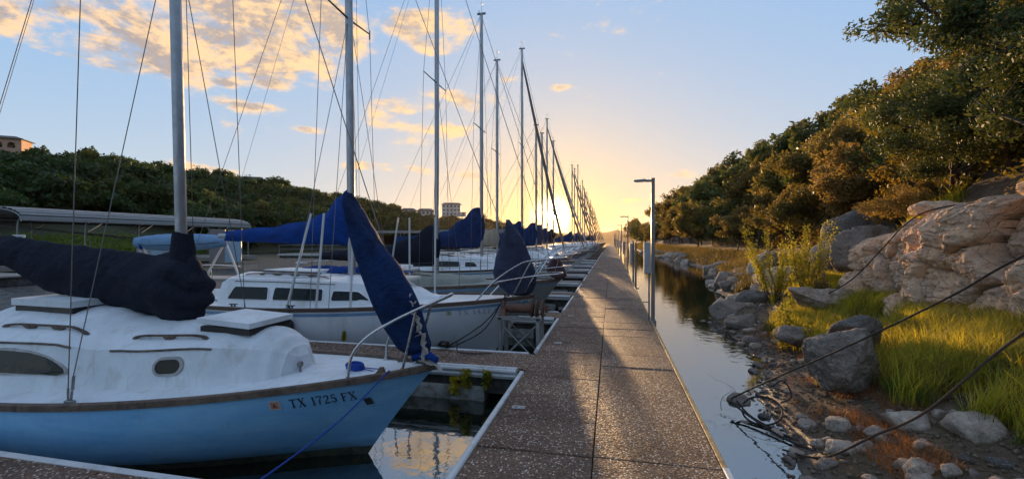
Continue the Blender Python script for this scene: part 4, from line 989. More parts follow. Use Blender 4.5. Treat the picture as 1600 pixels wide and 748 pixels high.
def flat_shelter(x0,x1,y0,y1,z,label,slope=.0):
    t=empty('covered_dock',((x0+x1)/2,y0,0)); tag(t,label,'boat shelter'); cx=(x0+x1)/2; w=x1-x0
    n=int(w/1.5)
    for k in range(n):
        a=-w/2+w*k/n; m=MB(); m.box((a+.02,0,z),(a+w/n-.02,y1-y0,z+.09)); m.build('roof_panel',TINW,t)
    m=MB(); m.box((-w/2,-.08,z-.25),(w/2,-.005,z+.13)); m.build('fascia',TINW,t)
    for k in range(int(w/4)+1):
        for yy in(.3,y1-y0-.3): m=MB(); m.tube([(-w/2+4*k,yy,0.),(-w/2+4*k,yy,z)],.08,6); m.build('post',GALV,t)
    m=MB(); m.box((-w/2,y1-y0-.2,.4),(w/2,y1-y0-.1,z-.5)); m.build('back_wall',mat('shelter_back_board',(.10,.07,.05),.9,var=.4),t)
    m=MB(); m.box((-w/2,0,.1),(w/2,y1-y0,.4)); m.build('platform',DARKFLOAT,t)
flat_shelter(-44,-14,64,74,3.3,'long low covered dock with a white roof edge and dark interior behind the masts')
flat_shelter(-38,-22,96,104,4.2,'smaller covered dock with a pale roof beyond the long low one')
def box_thing(name,label,cat,x,y,z,parts,rz=0.):
    t=empty(name,(x,y,z),rz); tag(t,label,cat)
    for nm,a,b,m in parts: q=MB(); q.cbox(a,b,.015); q.build(nm,m,t)
    return t
PALEB=mat('pale_blue_panel',(.30,.42,.52),.5,var=.1)
box_thing('fuel_cabinet','pale blue dock cabinet with a grey side panel, left of the grey pillar','cabinet',-29.5,23.6,.42,[('body',(0,0,0),(2.1,.9,1.45),PALEB),('side_panel',(-.75,0.02,0),(-.005,.92,1.42),mat('grey_panel',(.28,.27,.27),.6)),('lid',(-.8,-.03,1.455),(2.15,.95,1.52),BOXG),('notice_plate',(.6,-.012,.7),(1.6,-.002,1.1),BOXG)],.75)
box_thing('fuel_pump','grey pillar fuel pump with a pale blue box beside it','fuel pump',-27.6,26.2,.42,[('pillar',(0,0,0),(.9,.5,2.35),mat('grey_pillar',(.22,.19,.18),.7)),('cabinet',(.905,0,0),(1.9,.6,1.6),PALEB),('screen_frame',(1.0,-.04,1.62),(1.95,.3,2.4),BLACK),('screen_face',(1.1,-.07,1.70),(1.85,-.042,2.3),BOXG)],.7)
box_thing('notice_post','white post carrying a small notice with a blue mark','sign',-26.2,14.9,.42,[('post',(0,0,0),(.10,.10,1.8),WHITEPVC),('notice',(-.12,-.03,.9),(.28,-.005,1.85),WHITEPVC),('plate',(-.25,-.03,.4),(.35,-.005,.85),PALEB),('dark_print',(-.04,-.036,1.5),(.18,-.0305,1.75),mat('notice_ink',(.1,.12,.2),.6)),('blue_mark',(.05,-.036,.5),(.15,-.0305,.75),mat('blue_print',(.05,.12,.3),.6))],.9)
def wrapped_boat():
    t=empty('covered_dinghy',(-14.0,12.2,1.98),R(8)); t.scale=(.78,)*3; tag(t,'small boat wrapped in pale blue fabric on white supports beyond the dark boom cover','boat')
    rows=[]
    for i in range(30):
        u=i/29; x=-2.1+4.2*u; w=.34*max(math.sin(PI*min(max(u*.92+.05,0),1)),.05)**.5; h=.40*max(math.sin(PI*min(max(u*.9+.06,0),1)),.1)**.35; r=[]
        for k in range(18):
            a=2*PI*k/18; r.append((x,w*math.cos(a)*(1+.05*mnoise.noise(Vector((x*3,a,0)))),h*math.sin(a)*(1. if math.sin(a)<0 else .85)+.02*mnoise.noise(Vector((x*4,a*2,3)))+(.05*(u-.5))))
        rows.append(r)
    m=MB(); m.grid(rows,closed=True); m.f.append(tuple(range(18))); m.f.append(tuple(29*18+k for k in range(18))); m.build('cover',LBLUE,t,smooth=True)
    m=MB(); m.tube([(-1.8,-.2,-.1),(-1.2,-.36,-.17),(0,-.37,-.13),(1.4,-.33,-.08),(2.,-.1,.0)],.012,5); m.build('lashing',ROPEK,t)
    for a,b in(((-1.75,-.1,-.18),(-1.9,-.1,-1.5)),((-1.65,-.1,-.18),(-1.0,-.1,-1.6)),((1.9,0,-.15),(1.2,-.1,-1.5)),((2.05,.0,-.12),(2.7,-.1,-1.5))): m=MB(); m.tube([a,b],.045,6); m.build('support_leg',WHITEPVC,t)
    m=MB(); m.lathe([(.1,-.1),(.11,.08),(.02,.1)],10,Matrix.Translation((-1.7,-.1,-.22))); m.build('blue_pad',BLUE,t)
    m=MB(); m.cbox((-2.4,-.8,-1.62),(3.,.8,-1.5),.02); m.build('rack_base',mat('pale_far_decking',(.30,.27,.23),.8),t)
wrapped_boat()
# ------------------------------------------------------------ boats
GLY={ # serif capitals and figures: strokes (x0,y0,x1,y1,w) in a 1-high cell
'T':[(.36,.04,.36,.96,.15),(.02,.93,.70,.93,.09),(.04,.80,.04,.96,.06),(.68,.80,.68,.96,.06),(.20,.035,.52,.035,.07)],
'X':[(.10,.05,.66,.95,.07),(.12,.95,.66,.05,.16),(.0,.035,.26,.035,.07),(.48,.035,.78,.035,.07),(.0,.965,.28,.965,.07),(.50,.965,.76,.965,.07)],
'1':[(.26,.04,.26,.96,.15),(.10,.80,.26,.94,.07),(.08,.035,.44,.035,.07)],
'7':[(.04,.93,.56,.93,.11),(.04,.78,.04,.96,.06),(.54,.92,.30,.50,.09),(.30,.50,.22,.03,.15)],
'2':[(.08,.74,.14,.90,.12),(.14,.91,.36,.94,.09),(.36,.93,.50,.80,.13),(.50,.80,.48,.62,.15),(.48,.62,.08,.12,.09),(.06,.07,.56,.07,.13),(.56,.05,.58,.24,.06)],
'5':[(.12,.93,.52,.93,.11),(.12,.94,.09,.54,.07),(.09,.54,.34,.60,.08),(.34,.59,.52,.44,.13),(.52,.44,.50,.20,.15),(.50,.18,.30,.05,.10),(.30,.05,.08,.14,.10),(.08,.12,.08,.24,.12)],
'F':[(.14,.04,.14,.96,.15),(.02,.93,.60,.93,.08),(.60,.76,.60,.96,.06),(.14,.52,.42,.52,.08),(.42,.42,.42,.62,.06),(.0,.035,.32,.035,.07)],
'E':[(.14,.04,.14,.96,.15),(.02,.93,.60,.93,.08),(.60,.76,.60,.96,.06),(.14,.52,.42,.52,.08),(.42,.42,.42,.62,.06),(.02,.05,.62,.05,.08),(.62,.03,.62,.24,.06)],
'4':[(.42,.04,.42,.96,.14),(.40,.94,.02,.34,.08),(.02,.32,.60,.32,.09),(.24,.035,.58,.035,.07)],
'6':[(.48,.90,.22,.86,.12),(.22,.86,.10,.55,.14),(.10,.55,.12,.18,.15),(.12,.16,.30,.05,.11),(.30,.05,.50,.18,.13),(.50,.18,.48,.44,.14),(.48,.45,.14,.50,.10)],
}
def text_quads(txt,h,gap=.16,space=.38,sx=1.):
    out=[]; x=0
    for ch in txt:
        if ch==' ': x+=space*h*sx; continue
        st=GLY[ch]; w=max(max(s[0],s[2]) for s in st)
        for (a,b,c,d,wd) in st:
            dx,dy=c-a,d-b; l=math.hypot(dx,dy) or 1; nx,ny=-dy/l*wd/2,dx/l*wd/2
            ex,ey=dx/l*.02,dy/l*.02; n=4
            for k in range(n):
                t0,t1=k/n,(k+1)/n
                A=(a-ex+(dx+2*ex)*t0,b-ey+(dy+2*ey)*t0);B=(a-ex+(dx+2*ex)*t1,b-ey+(dy+2*ey)*t1)
                out.append([(x+(p[0]+s*nx)*h*sx,(p[1]+s*ny)*h) for p,s in((A,1),(A,-1),(B,-1),(B,1))])
        x+=(w+gap)*h*sx
    return out,x
class Hull:
    def __init__(s,L,B,zb,zm,zt,rake,tr=.72,bowp=.72,keel=.34):
        s.L,s.B,s.zb,s.zm,s.zt,s.rake,s.tr,s.bowp,s.keel=L,B,zb,zm,zt,rake,tr,bowp,keel
    def hb(s,t):
        if t<.60: return s.B/2*max(1-(1-t/.60)**2.1,0)**s.bowp
        return s.B/2*(1-(1-s.tr)*((t-.60)/.40)**2)
    def zs(s,t):
        if t<.62: return s.zm+(s.zb-s.zm)*(1-t/.62)**1.7
        return s.zm+(s.zt-s.zm)*((t-.62)/.38)**1.8
    def zk(s,t): return -s.keel*(math.sin(PI*min(max((t+.06)/1.02,0),1))**.6)+(.10*max(0,(t-.8)/.2)**2)
    def P(s,t,u,side=-1):
        m=min(t/.4,1); p=1.15+1.5*m; q=1.0-.42*m
        y=s.hb(t)*max(1-u**p,0)**q
        return (-s.L*t-s.rake*(u**.9)*(1-t)**3.2, side*y, s.zs(t)+(s.zk(t)-s.zs(t))*u)
    def side_y(s,x,z,side=-1,off=.004):
        t=max(min(-x/s.L,1),0.002)
        for _ in range(25):
            zz=s.zs(t); u=min(max((z-zz)/(s.zk(t)-zz),0),1); px=s.P(t,u,side)[0]; t=max(min(t+(px-x)/s.L*.8,1),0.001)
        u=min(max((z-s.zs(t))/(s.zk(t)-s.zs(t)),0),1); p=Vector(s.P(t,u,side))
        return Vector((x,p.y+side*off,z))
    def deck(s,x,v,camber=.05):
        t=max(min(-x/s.L,1),0); b=s.hb(t); return Vector((x,v*b,s.zs(t)+camber*b*(1-v*v)*1.0))
def boat_root(name,label,loc,rz,cat='sailboat'):
    t=empty(name,loc,rz); tag(t,label,cat,'sailboats moored along the dock' if cat=='sailboat' else 'small boats moored along the dock'); return t
def build_hull(root,H,hm,dm,rail,well=(.66,.97,.55),stripe=None,boot=True,wz=.03,nt=34):
    ts=[(i/nt)**1.15 for i in range(nt+1)]; us=[0,.05,.12,.2,.3,.4,.5,.6,.7,.8,.88,.95,1]
    m=MB()
    rows=[[H.P(t,u,-1) for u in us]+[H.P(t,u,1) for u in us[::-1][1:]] for t in ts]
    m.grid(rows); m.f.append(tuple(len(ts)*len(rows[0])-len(rows[0])+k for k in range(len(rows[0]))))
    h=m.build('hull',hm,root,smooth=True,auto=R(50))
    m=MB(); vs=[-1,-.92,-.8,-well[2],-.3,0,.3,well[2],.8,.92,1]
    rows=[]; dts=[i/40 for i in range(41)]
    vid=[]
    for t in dts: rows.append([H.deck(-H.L*t,v) for v in vs])
    o=MB(); nc=len(vs)
    o.v=[tuple(p) for r in rows for p in r]
    w0,w1=well[0],well[1]
    for i in range(40):
        for j in range(nc-1):
            if w0<=dts[i] and dts[i+1]<=w1+1e-6 and 3<=j<=6: continue
            o.f.append((i*nc+j,i*nc+j+1,(i+1)*nc+j+1,(i+1)*nc+j))
    o.build('deck',dm,root,smooth=True)
    c=MB(); xa,xb=-H.L*math.ceil(w0*40)/40,-H.L*math.floor(w1*40)/40
    n=8; fl=.30
    for side in(-1,1):
        rr=[[H.deck(xa+(xb-xa)*k/n,side*well[2])+Vector((0,0,.06)) for k in range(n+1)],[H.deck(xa+(xb-xa)*k/n,side*well[2])*1.0-Vector((0,side*.03,.40)) for k in range(n+1)]]
        c.grid(rr)
        c.tube([H.deck(xa+(xb-xa)*k/n,side*(well[2]+.02))+Vector((0,0,.05)) for k in range(n+1)],.028,6)
    p=[H.deck(xa,-well[2]),H.deck(xa,well[2]),H.deck(xb,well[2]),H.deck(xb,-well[2])]
    q=[a-Vector((0,0,.38)) for a in p]; c.add(q,[(0,1,2,3)]); c.add([p[2],p[3],q[3],q[2]],[(0,1,2,3)]); c.add([p[0],p[1],q[1],q[0]],[(0,1,2,3)])
    c.build('cockpit',dm,root)
    r=MB()
    for side in(-1,1):
        pts=[H.P(t,0,side) for t in ts]
        rr=[]
        for (x,y,z) in pts:
            rr.append([(x,y-side*.035,z+.010),(x,y-side*.03,z+.036),(x,y+side*.008,z+.038),(x,y+side*.020,z+.028),(x,y+side*.020,z-.022),(x,y-side*.002,z-.028)])
        r.grid(rr,closed=True)
    r.build('rub_rail',rail,root,smooth=True,auto=R(30))
    if stripe:
        z0,z1=stripe; r=MB()
        for side in(-1,1):
            rr=[]
            for t in [0.01+.97*i/40 for i in range(41)]:
                z=H.zs(t); x=H.P(t,0,side)[0]-.02*(1-t)
                rr.append([H.side_y(x,z-z0,side,.004),H.side_y(x,z-z1,side,.004)])
            r.grid(rr)
        r.build('stripe',STRIPE,root)
    if boot:
        r=MB()
        for side in(-1,1):
            rr=[]
            for i in range(41):
                t=.0+.985*i/40; d=H.zs(t)-H.zk(t)
                a=H.P(t,(H.zs(t)-.055-wz)/d,side); b=H.P(t,(H.zs(t)+.06)/d,side)
                rr.append([(a[0],a[1]+side*.004,a[2]),((a[0]+b[0])/2+.003,(a[1]+b[1])/2+side*.0055,(a[2]+b[2])/2),(b[0]+.004,b[1]+side*.004,b[2])])
            r.grid(rr)
        r.build('waterline_band',BOTTOM,root,smooth=True)
    return h
class Cabin:
    """st: (x, half base, half top, z side top, z crown), front to back"""
    def __init__(s,H,st,round_front=True): s.H=H; s.st=sorted(st)
    def sec(s,x): return sinterp(x,s.st)
    def zb(s,x,hw): 
        b=max(s.H.hb(max(min(-x/s.H.L,1),0)),.05); return s.H.deck(x,min(hw/b,1)).z-.012
    def side(s,x,f,side=-1,off=.0):
        wb,wt,zs,zc=s.sec(x); z0=s.zb(x,wb); return Vector((x,side*(wb+(wt-wb)*f**1.3+off),z0+(zs-z0)*f))
    def roof(s,x,v,off=0.):
        wb,wt,zs,zc=s.sec(x); return Vector((x,v*wt,zs+(zc-zs)*(1-abs(v)**2.0)+off))
    def build(s,root,m,n=44,name='cabin'):
        x0,x1=s.st[0][0],s.st[-1][0]; rows=[]
        for i in range(n+1):
            x=x0+(x1-x0)*i/n
            r=[s.side(x,f) for f in(0,.3,.6,.8,.97)]
            r+=[s.roof(x,-v) for v in(1.,.9,.75,.6,.4,.2,0)]
            r+=[Vector((p.x,-p.y,p.z)) for p in r[:-1][::-1]]
            rows.append(r)
        mb=MB(); mb.grid(rows); nc=len(rows[0]); mb.f.append(tuple(range(nc))); mb.f.append(tuple(n*nc+k for k in range(nc)))
        return mb.build(name,m,root,smooth=True,auto=R(27))
def window(root,C,outline,gm,fm,side=-1,fw=.022,name='window'):
    """outline: list of (x,f) round the window, f = 0 base..1 side top"""
    cx=sum(p[0] for p in outline)/len(outline); cf=sum(p[1] for p in outline)/len(outline)
    hgt=max((C.side(cx,1)-C.side(cx,0)).length,.05)
    g=MB(); g.grid([[C.side(cx+(x-cx)*q,cf+(f-cf)*q,side,.009) for x,f in outline] for q in(.02,.2,.4,.6,.8,1.)],closed=True)
    w=g.build(name,gm,root)
    def grow(x,f,d): 
        dx,dz=x-cx,(f-cf)*hgt; l=math.hypot(dx,dz) or 1; return (x+dx/l*d,f+dz/l*d/hgt)
    fr=MB()
    a=[C.side(x,f,side,.006) for x,f in outline]; b=[C.side(*grow(x,f,-.003),side,.018) for x,f in outline]
    cc=[C.side(*grow(x,f,fw),side,.015) for x,f in outline]; d=[C.side(*grow(x,f,fw+.004),side,-.006) for x,f in outline]
    fr.grid([a,b,cc,d],closed=True)
    fr.build('frame',fm,w,smooth=True)
    return w
def rrect(x0,x1,f0,f1,rx=.05,rf=.15,sk0=0.,sk1=0.,n=5):
    out=[]
    for cx,cf,a0 in((x1-rx,f1-rf,0),(x0+rx,f1-rf,90),(x0+rx,f0+rf,180),(x1-rx,f0+rf,270)):
        for k in range(n+1):
            a=R(a0+90*k/n); x=cx+rx*math.cos(a); f=cf+rf*math.sin(a)
            t=(f-f0)/(f1-f0); x+= (sk0 if a0 in(90,180) else sk1)*t
            out.append((x,f))
    return out
def mast(root,x,z0,z1,r,rake=0.,m=ALU,head=True,ry=.8):
    mb=MB(); n=8
    mb.tube([(x-rake*(z-z0),0,z) for z in [z0+(z1-z0)*k/6 for k in range(7)]],[r,r,r,r,r,r*.97,r*.8],14,flat=ry)
    o=mb.build('mast',m,root,smooth=True,auto=R(60))
    t=MB(); t.tube([(x-r*1.0-rake*(z-z0),0,z) for z in (z0+.5,(z0+z1)/2,z1)],.009,5)   # luff track
    t.build('luff_track',WIRE,o)
    if head:
        xt=x-rake*(z1-z0); h=MB(); h.cbox((xt-.16,-.03,z1-.03),(xt+.14,.03,z1+.03),.01); h.tube([(xt,0,z1),(xt-.02,0,z1+.45)],.006,5)
        h.tube([(xt-.10,0,z1+.30),(xt+.12,0,z1+.33)],.006,5); h.tube([(xt-.1,0,z1),(xt-.1,.0,z1+.12)],.012,6)
        h.build('masthead_fitting',WIRE,root)
    return o
def wire(root,name,a,b,r=.0045,sag=0.,m=None,n=5):
    a,b=Vector(a),Vector(b); pts=[a.lerp(b,t/6)-Vector((0,0,sag*4*(t/6)*(1-t/6))) for t in range(7)] if sag else [a,b]
    mb=MB(); mb.tube(pts,r,n,cap=False); return mb.build(name,m or WIRE,root,smooth=True)
def sail_cover(root,st,m,seed=0,fold=.03,name='sail_cover',nose=True,n=60,nr=26,hang=1.,bunch=0.):
    """st: (x, z top, z bottom, half width), sorted from aft (-x) to the mast"""
    st=sorted(st); x0,x1=st[0][0],st[-1][0]; rows=[]; n=int(n*1.3)
    for i in range(n+1):
        t=i/n; x=x0+(x1-x0)*t; zt,zb,w=sinterp(x,st); r=[]
        e=1.
        if nose and t>.93: e=math.sqrt(max(1-((t-.93)/.07)**2,.02))
        if t<.02: e=.5
        for k in range(nr):
            a=2*PI*k/nr; ca,sa=math.cos(a),math.sin(a)
            hz=(zt-zb)/2; zc=(zt+zb)/2
            ww=w*(1. if sa<0 else (1-.55*sa**1.5))         # narrower towards the top, like cloth drawn over a pole
            y=ca*ww*e; z=zc+sa*hz*(e if nose and t>.93 else 1)
            p=Vector((x,y,z)); sp=Vector((x*2.2-z*2.6,y*1.2+seed,z*1.6+x*.8))
            g1=mnoise.noise(Vector((x*5.5+z*6.5,seed+y*2,z*1.2))); g2=mnoise.noise(Vector((x*11-z*9,seed+3+y*3,z*2)))
            d=fold*(mnoise.fractal(sp,1.,2.,4)*.7+.9*(.35-abs(g1))+.5*(.3-abs(g2)))
            if bunch: d+=bunch*max(0,min(1,(x-x1+.62)/.35))*(abs(math.sin(z*13+x*5+2.2*mnoise.noise(Vector((x*3,y*3,z*2)))))-.45)
            nv=Vector((.55*(t>.85),ca,sa*.5)); p+=nv*d*min(1,hz/.15)
            r.append(p)
        rows.append(r)
    mb=MB(); mb.grid(rows,closed=True); mb.f.append(tuple(range(nr))); mb.f.append(tuple(n*nr+k for k in range(nr)))
    return mb.build(name,m,root,smooth=True,auto=R(80))
def jib_bag(root,rows_,m,th=.11,seed=0,name='jib_bag',fold=.02):
    """rows_: (x left, x right, z) top to bottom in local x"""
    rows=[]; nn=44; P=[(k/(len(rows_)-1),)+tuple(r) for k,r in enumerate(rows_)]; nr=24
    for i in range(nn+1):
        t=i/nn; xl,xr,z=interp(t,P)
        e=min(1,.35+t*6)*min(1,.3+(1-t)*9); cx=(xl+xr)/2; hx=(xr-xl)/2; r=[]
        for k in range(nr):
            a=2*PI*k/nr; ca,sa=math.cos(a),math.sin(a)
            fx=hx*(abs(ca)**.9)*(1 if ca>0 else -1); y=th*e*sa*(1-.25*ca)
            d=fold*(mnoise.fractal(Vector((fx*7+seed,sa*1.5,z*1.3+fx*2)),1.,2.,3)+.6*abs(mnoise.noise(Vector((fx*11,seed,z*3)))))
            r.append((cx+fx+ca*d*.4,y+sa*d,z+d*.2))
        rows.append(r)
    mb=MB(); mb.grid(rows,closed=True); mb.f.append(tuple(range(nr))); mb.f.append(tuple(nn*nr+k for k in range(nr)))
    return mb.build(name,m,root,smooth=True,auto=R(85))
def cleat(root,x,y,z,rz=0.,m=GALV,name='cleat',sc=1.):
    c=MB(); mt=Matrix.Translation((x,y,z))@Matrix.Rotation(rz,4,'Z')@Matrix.Scale(sc,4)
    c.tube([mt@Vector(p) for p in((-.085,0,.045),(-.05,0,.038),(.05,0,.038),(.085,0,.045))],[.007,.011,.011,.007],8)
    for dx in(-.03,.03): c.tube([mt@Vector((dx,0,0)),mt@Vector((dx,0,.038))],.012,8)
    c.cbox((-.05,-.016,0),(.05,.016,.006),.002,mt); return c.build(name,m,root,smooth=True)
def handrail(root,C,x0,x1,v,n=3,m=TEAK,h=.045):
    hb=MB(); pts=[]; N_=24
    top=[];bot=[]
    for k in range(N_+1):
        t=k/N_; x=x0+(x1-x0)*t; base=C.roof(x,v); ph=(t*(n-1))%1.; foot=abs(math.cos(PI*t*(n-1)))**6
        zt=h*min(1,math.sin(PI*min(max(t,.0),1))**.35+.15); zb=0. if foot>.5 else zt-.018
        w=.013
        pts.append([base+Vector((0,-w,zb)),base+Vector((0,-w,zt)),base+Vector((0,w,zt)),base+Vector((0,w,zb))])
    hb.grid(pts,closed=True); hb.f.append((0,1,2,3)); hb.f.append(tuple(N_*4+k for k in range(4)))
    return hb.build('handrail',m,root)
def hullpatch(root,H,quads,m,name,side=-1,off=.005):
    mb=MB()
    for q in quads:
        mb.add([H.side_y(x,z,side,off) for x,z in q],[(0,1,2,3)])
    return mb.build(name,m,root)
BLACKPAINT=mat('black_lettering',(.008,.010,.02),.5)
FADEBLUE=mat('faded_blue_lettering',(.26,.34,.44),.6)
FRAMEM=mat('pale_grey_window_frame',(.42,.40,.38),.6,var=.35,vscale=14)
# ---- first boat: blue hull, white weathered deck ------------------------------------------------
def boat_one():
    X0,Y0=-1.585,3.90
    root=boat_root('sailboat','old chalky blue hulled sailboat with weathered white deck, nearest the camera',(X0,Y0,0),0.)
    H=Hull(6.9,2.20,.875,.585,.66,.80,tr=.6,bowp=.86,keel=.40)
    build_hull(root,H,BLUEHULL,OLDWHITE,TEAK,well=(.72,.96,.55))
    # coach roof: forward trunk with a round nose, higher doghouse behind
    F=[(-1.40,.10,.06,.90,.905),(-1.46,.26,.17,.955,1.0),(-1.56,.36,.27,1.0,1.09),(-1.74,.44,.36,1.03,1.17),(-2.05,.52,.46,1.05,1.205),(-2.9,.62,.55,1.01,1.225),(-3.25,.68,.60,1.00,1.235),(-3.42,.72,.63,1.03,1.27),(-3.62,.75,.65,1.06,1.32),(-4.6,.78,.68,1.05,1.35),(-4.95,.78,.68,1.04,1.33)]
    C=Cabin(H,F); C.build(root,OLDWHITE,130)
    for side in(-1,1):
        window(root,C,rrect(-2.545,-2.30,.38,.74,.07,.17),GLASS,FRAMEM,side,.024)
        # long doghouse light, its forward end swept down
        o=[(-4.85,.36),(-3.50,.37),(-3.42,.43),(-3.44,.52),(-3.52,.62),(-3.66,.72),(-3.86,.79),(-4.1,.82),(-4.85,.83)]
        oo=[]
        for a_,b_ in zip(o,o[1:]+o[:1]):
            nn=max(1,int(abs(a_[0]-b_[0])/.12)); oo+=[(a_[0]+(b_[0]-a_[0])*q/nn,a_[1]+(b_[1]-a_[1])*q/nn) for q in range(nn)]
        window(root,C,oo,GLASS,FRAMEM,side,.020)
        handrail(root,C,-3.42,-4.5,side*.80,4); handrail(root,C,-2.15,-2.95,side*.80,3)
        # trim strips under the roof edge
        for xa,xb in((-2.02,-3.05),(-3.45,-4.9)):
            s=MB(); s.tube([C.side(xa+(xb-xa)*k/10,.97,side,.008) for k in range(11)],.010,6); s.build('trim_strip',TEAK,root)
    # fore hatch and raised main hatch
    def hatch(x0,x1,w,zf,zb,th=.055,name='hatch',cam=.0):
        h=MB()
        n=8; rows=[]
        for k in range(n+1):
            v=-1+2*k/n; 
            rows.append([(x0,w*v,zf+cam*(1-v*v)),(x1,w*v,zb+cam*(1-v*v))])
        top=[[(p[0],p[1],p[2]+th) for p in r] for r in rows]
        h.grid(top); h.grid(rows)
        h.grid([[rows[0][0],rows[0][1]],[top[0][0],top[0][1]]]); h.grid([[rows[-1][0],rows[-1][1]],[top[-1][0],top[-1][1]]])
        for e in(0,1): h.grid([[r[e] for r in rows],[r[e] for r in top]])
        o=h.build(name,OLDWHITE,root,bevel=.012); 
        g=MB(); g.cbox((x1+.02,-w*.93,min(zf,zb)-.06),(x0-.02,w*.93,min(zf,zb)+.004),.004); g.build('coaming',BLACK,o)
        return o
    hatch(-1.76,-2.36,.30,1.20,1.235,.052)
    hatch(-3.9,-4.75,.34,1.335,1.345,.07)
    m=mast(root,-2.86,1.14,9.3,.060,.030)
    # spreaders
    zsp=5.3; xs=-2.86-.03*(zsp-1.14)
    for side in(-1,1):
        s=MB(); s.tube([(xs,side*.05,zsp),(xs-.05,side*.80,zsp+.06)],[.018,.012],8); s.build('spreader',ALU,root)
        cp=H.side_y(-2.97,.60,side,.0); ch=H.deck(-2.97,side*.93)
        t1=wire(root,'upper_shroud',ch+Vector((-.01,0,.12)),(xs-.05,side*.80,zsp+.06)); wire(root,'upper_shroud',(xs-.05,side*.80,zsp+.06),(-3.1,0,9.2))
        wire(root,'lower_shroud',ch+Vector((.05,0,.25)),(xs,side*.05,zsp-.05),.0045)
        ck=MB(); ck.cbox((-3.0,side*.93*H.hb(.43)-.02,ch.z-.05),(-2.92,side*.93*H.hb(.43)+.02,ch.z+.04),.006); ck.tube([ch+Vector((-.01,0,.02)),ch+Vector((-.01,0,.14))],.010,6)
        ck.tube([ch+Vector((.02,0,.02)),ch+Vector((.035,0,.12))],.010,6); ck.tube([ch+Vector((.04,0,.13)),ch+Vector((.055,0,.25))],.012,6)
        ck.build('chainplate',GALV,root)
    stem=Vector((-.14,0,.92)); wire(root,'forestay',stem,(-3.1,0,9.25),.005)
    wire(root,'backstay',(-6.8,0,.72),(-3.12,0,9.3),.0045)
    wire(root,'topping_lift',(-6.15,0,2.12),(-3.14,0,9.2),.003); wire(root,'halyard',(-2.78,.06,1.5),(-3.02,.03,9.2),.004)
    # boom under a navy cover that hangs deep at the mast
    b=MB(); b.tube([(-2.92,0,1.72),(-6.3,0,1.98)],.045,10); b.build('boom',ALU,root)
    sail_cover(root,[(-6.2,2.10,1.90,.06),(-5.53,2.10,1.74,.09),(-4.53,2.00,1.42,.11),(-4.0,1.95,1.34,.13),(-3.6,1.92,1.28,.15),(-3.25,1.88,1.24,.19),(-2.98,1.93,1.16,.21),(-2.83,1.95,1.16,.20),(-2.66,1.82,1.20,.17),(-2.57,1.66,1.30,.13)],NAVY,3,.036,n=110,nr=56,bunch=.055)
    w=MB(); rows=[]
    for i in range(15):
        z=1.72+.40*i/14; rr=.115-.03*i/14
        rows.append([(-2.87+rr*(1+.14*mnoise.noise(Vector((a*1.5,z*9,2))))*math.cos(a)*1.25,rr*(1+.14*mnoise.noise(Vector((a*1.5,z*9,5))))*math.sin(a),z+.012*math.sin(a*3)) for a in [2*PI*k/20 for k in range(20)]])
    w.grid(rows,closed=True); w.build('mast_collar',NAVY,root,smooth=True)
    # jib lashed to the stay in a torn blue bag
    J=[(-2.464,-2.409,2.372),(-2.43,-2.30,2.199),(-2.395,-2.13,1.982),(-2.341,-1.946,1.767),(-2.273,-1.836,1.583),(-2.178,-1.758,1.402),(-2.072,-1.694,1.223),(-1.966,-1.643,1.076),(-1.88,-1.66,.97)]
    J=[(a-X0,b-X0,z) for a,b,z in J]
    J.insert(0,(J[0][0]-.035,J[0][1]-.05,2.50))
    jb=jib_bag(root,J,JIBBLUE,.15,4,'jib_bag',.045)
    torn=MB()
    tr=random.Random(5)
    for k in range(11):
        t=.48+.05*k; z=2.372+(.956-2.372)*t; xl=interp(t,[(i/(len(J)-1),j[1]) for i,j in enumerate(J)]); L=tr.uniform(.06,.16)
        p=Vector((xl-.015,-.04+tr.uniform(-.07,.03),z)); rows=[]
        for a in range(5):
            q=p+Vector((tr.uniform(-.01,.035)*a*.6,-.01*a,-L*a/4)); wv=.03*(1-a/5.)
            rows.append([q+Vector((-wv,.008*math.sin(a*2.),0)),q+Vector((0,-.012,0)),q+Vector((wv,.01*math.cos(a*3.),0))])
        torn.grid(rows)
    torn.build('torn_lining',TORN,jb,smooth=True)
    cr=MB(); rows=[]
    for i in range(9):
        t=i/8; c=Vector((-.20+.23*t,-.03-.02*t,.97-.02*t+.03*math.sin(t*PI))); rr=.065*(1-.45*t)
        rows.append([c+Vector((.012*mnoise.noise(Vector((a*2,t*5,1))),rr*math.cos(a)*(1+.3*mnoise.noise(Vector((a*2,t*4,0)))),rr*.8*math.sin(a))) for a in [2*PI*k/14 for k in range(14)]])
    cr.grid(rows,closed=True); cr.f.append(tuple(range(14))); cr.f.append(tuple(8*14+k for k in range(14))); cr.build('crumpled_bag_foot',BLUE,jb,smooth=True)
    tb=MB(); tb.tube([(-.17,.03,.955),(-.08,.02,.94)],[.05,.045],16); tb.build('rolled_tape',CREAM,root,smooth=True)
    tw=MB(); rows=[]
    for i in range(8):
        t=i/7; c=Vector((-.10+.20*t,-.04-.05*t,.93-.06*t*t)); w_=.045*(1-.5*t)
        rows.append([c+Vector((0,-w_,.012*math.sin(i*1.7))),c+Vector((0,0,.02)),c+Vector((0,w_,.012*math.cos(i*1.3)))])
    tw.grid(rows); tw.build('torn_sheet_end',TORN,root,smooth=True)
    # pulpit
    p=MB(); 
    for side in(-1,1):
        p.tube(spline([H.deck(-.69,side*.84)+Vector((0,0,.0)),(-.66,side*.33,1.02),(-.52,side*.31,1.19),(-.30,side*.24,1.33),(-.10,side*.17,1.43),(.10,side*.10,1.52),(.155,0,1.55)],6),.0135,10)
        p.tube([H.deck(-.27,side*.75),(-.12,side*.17,1.42)],.0125,10)
    p.build('pulpit',STEEL,root,smooth=True)
    f=MB()
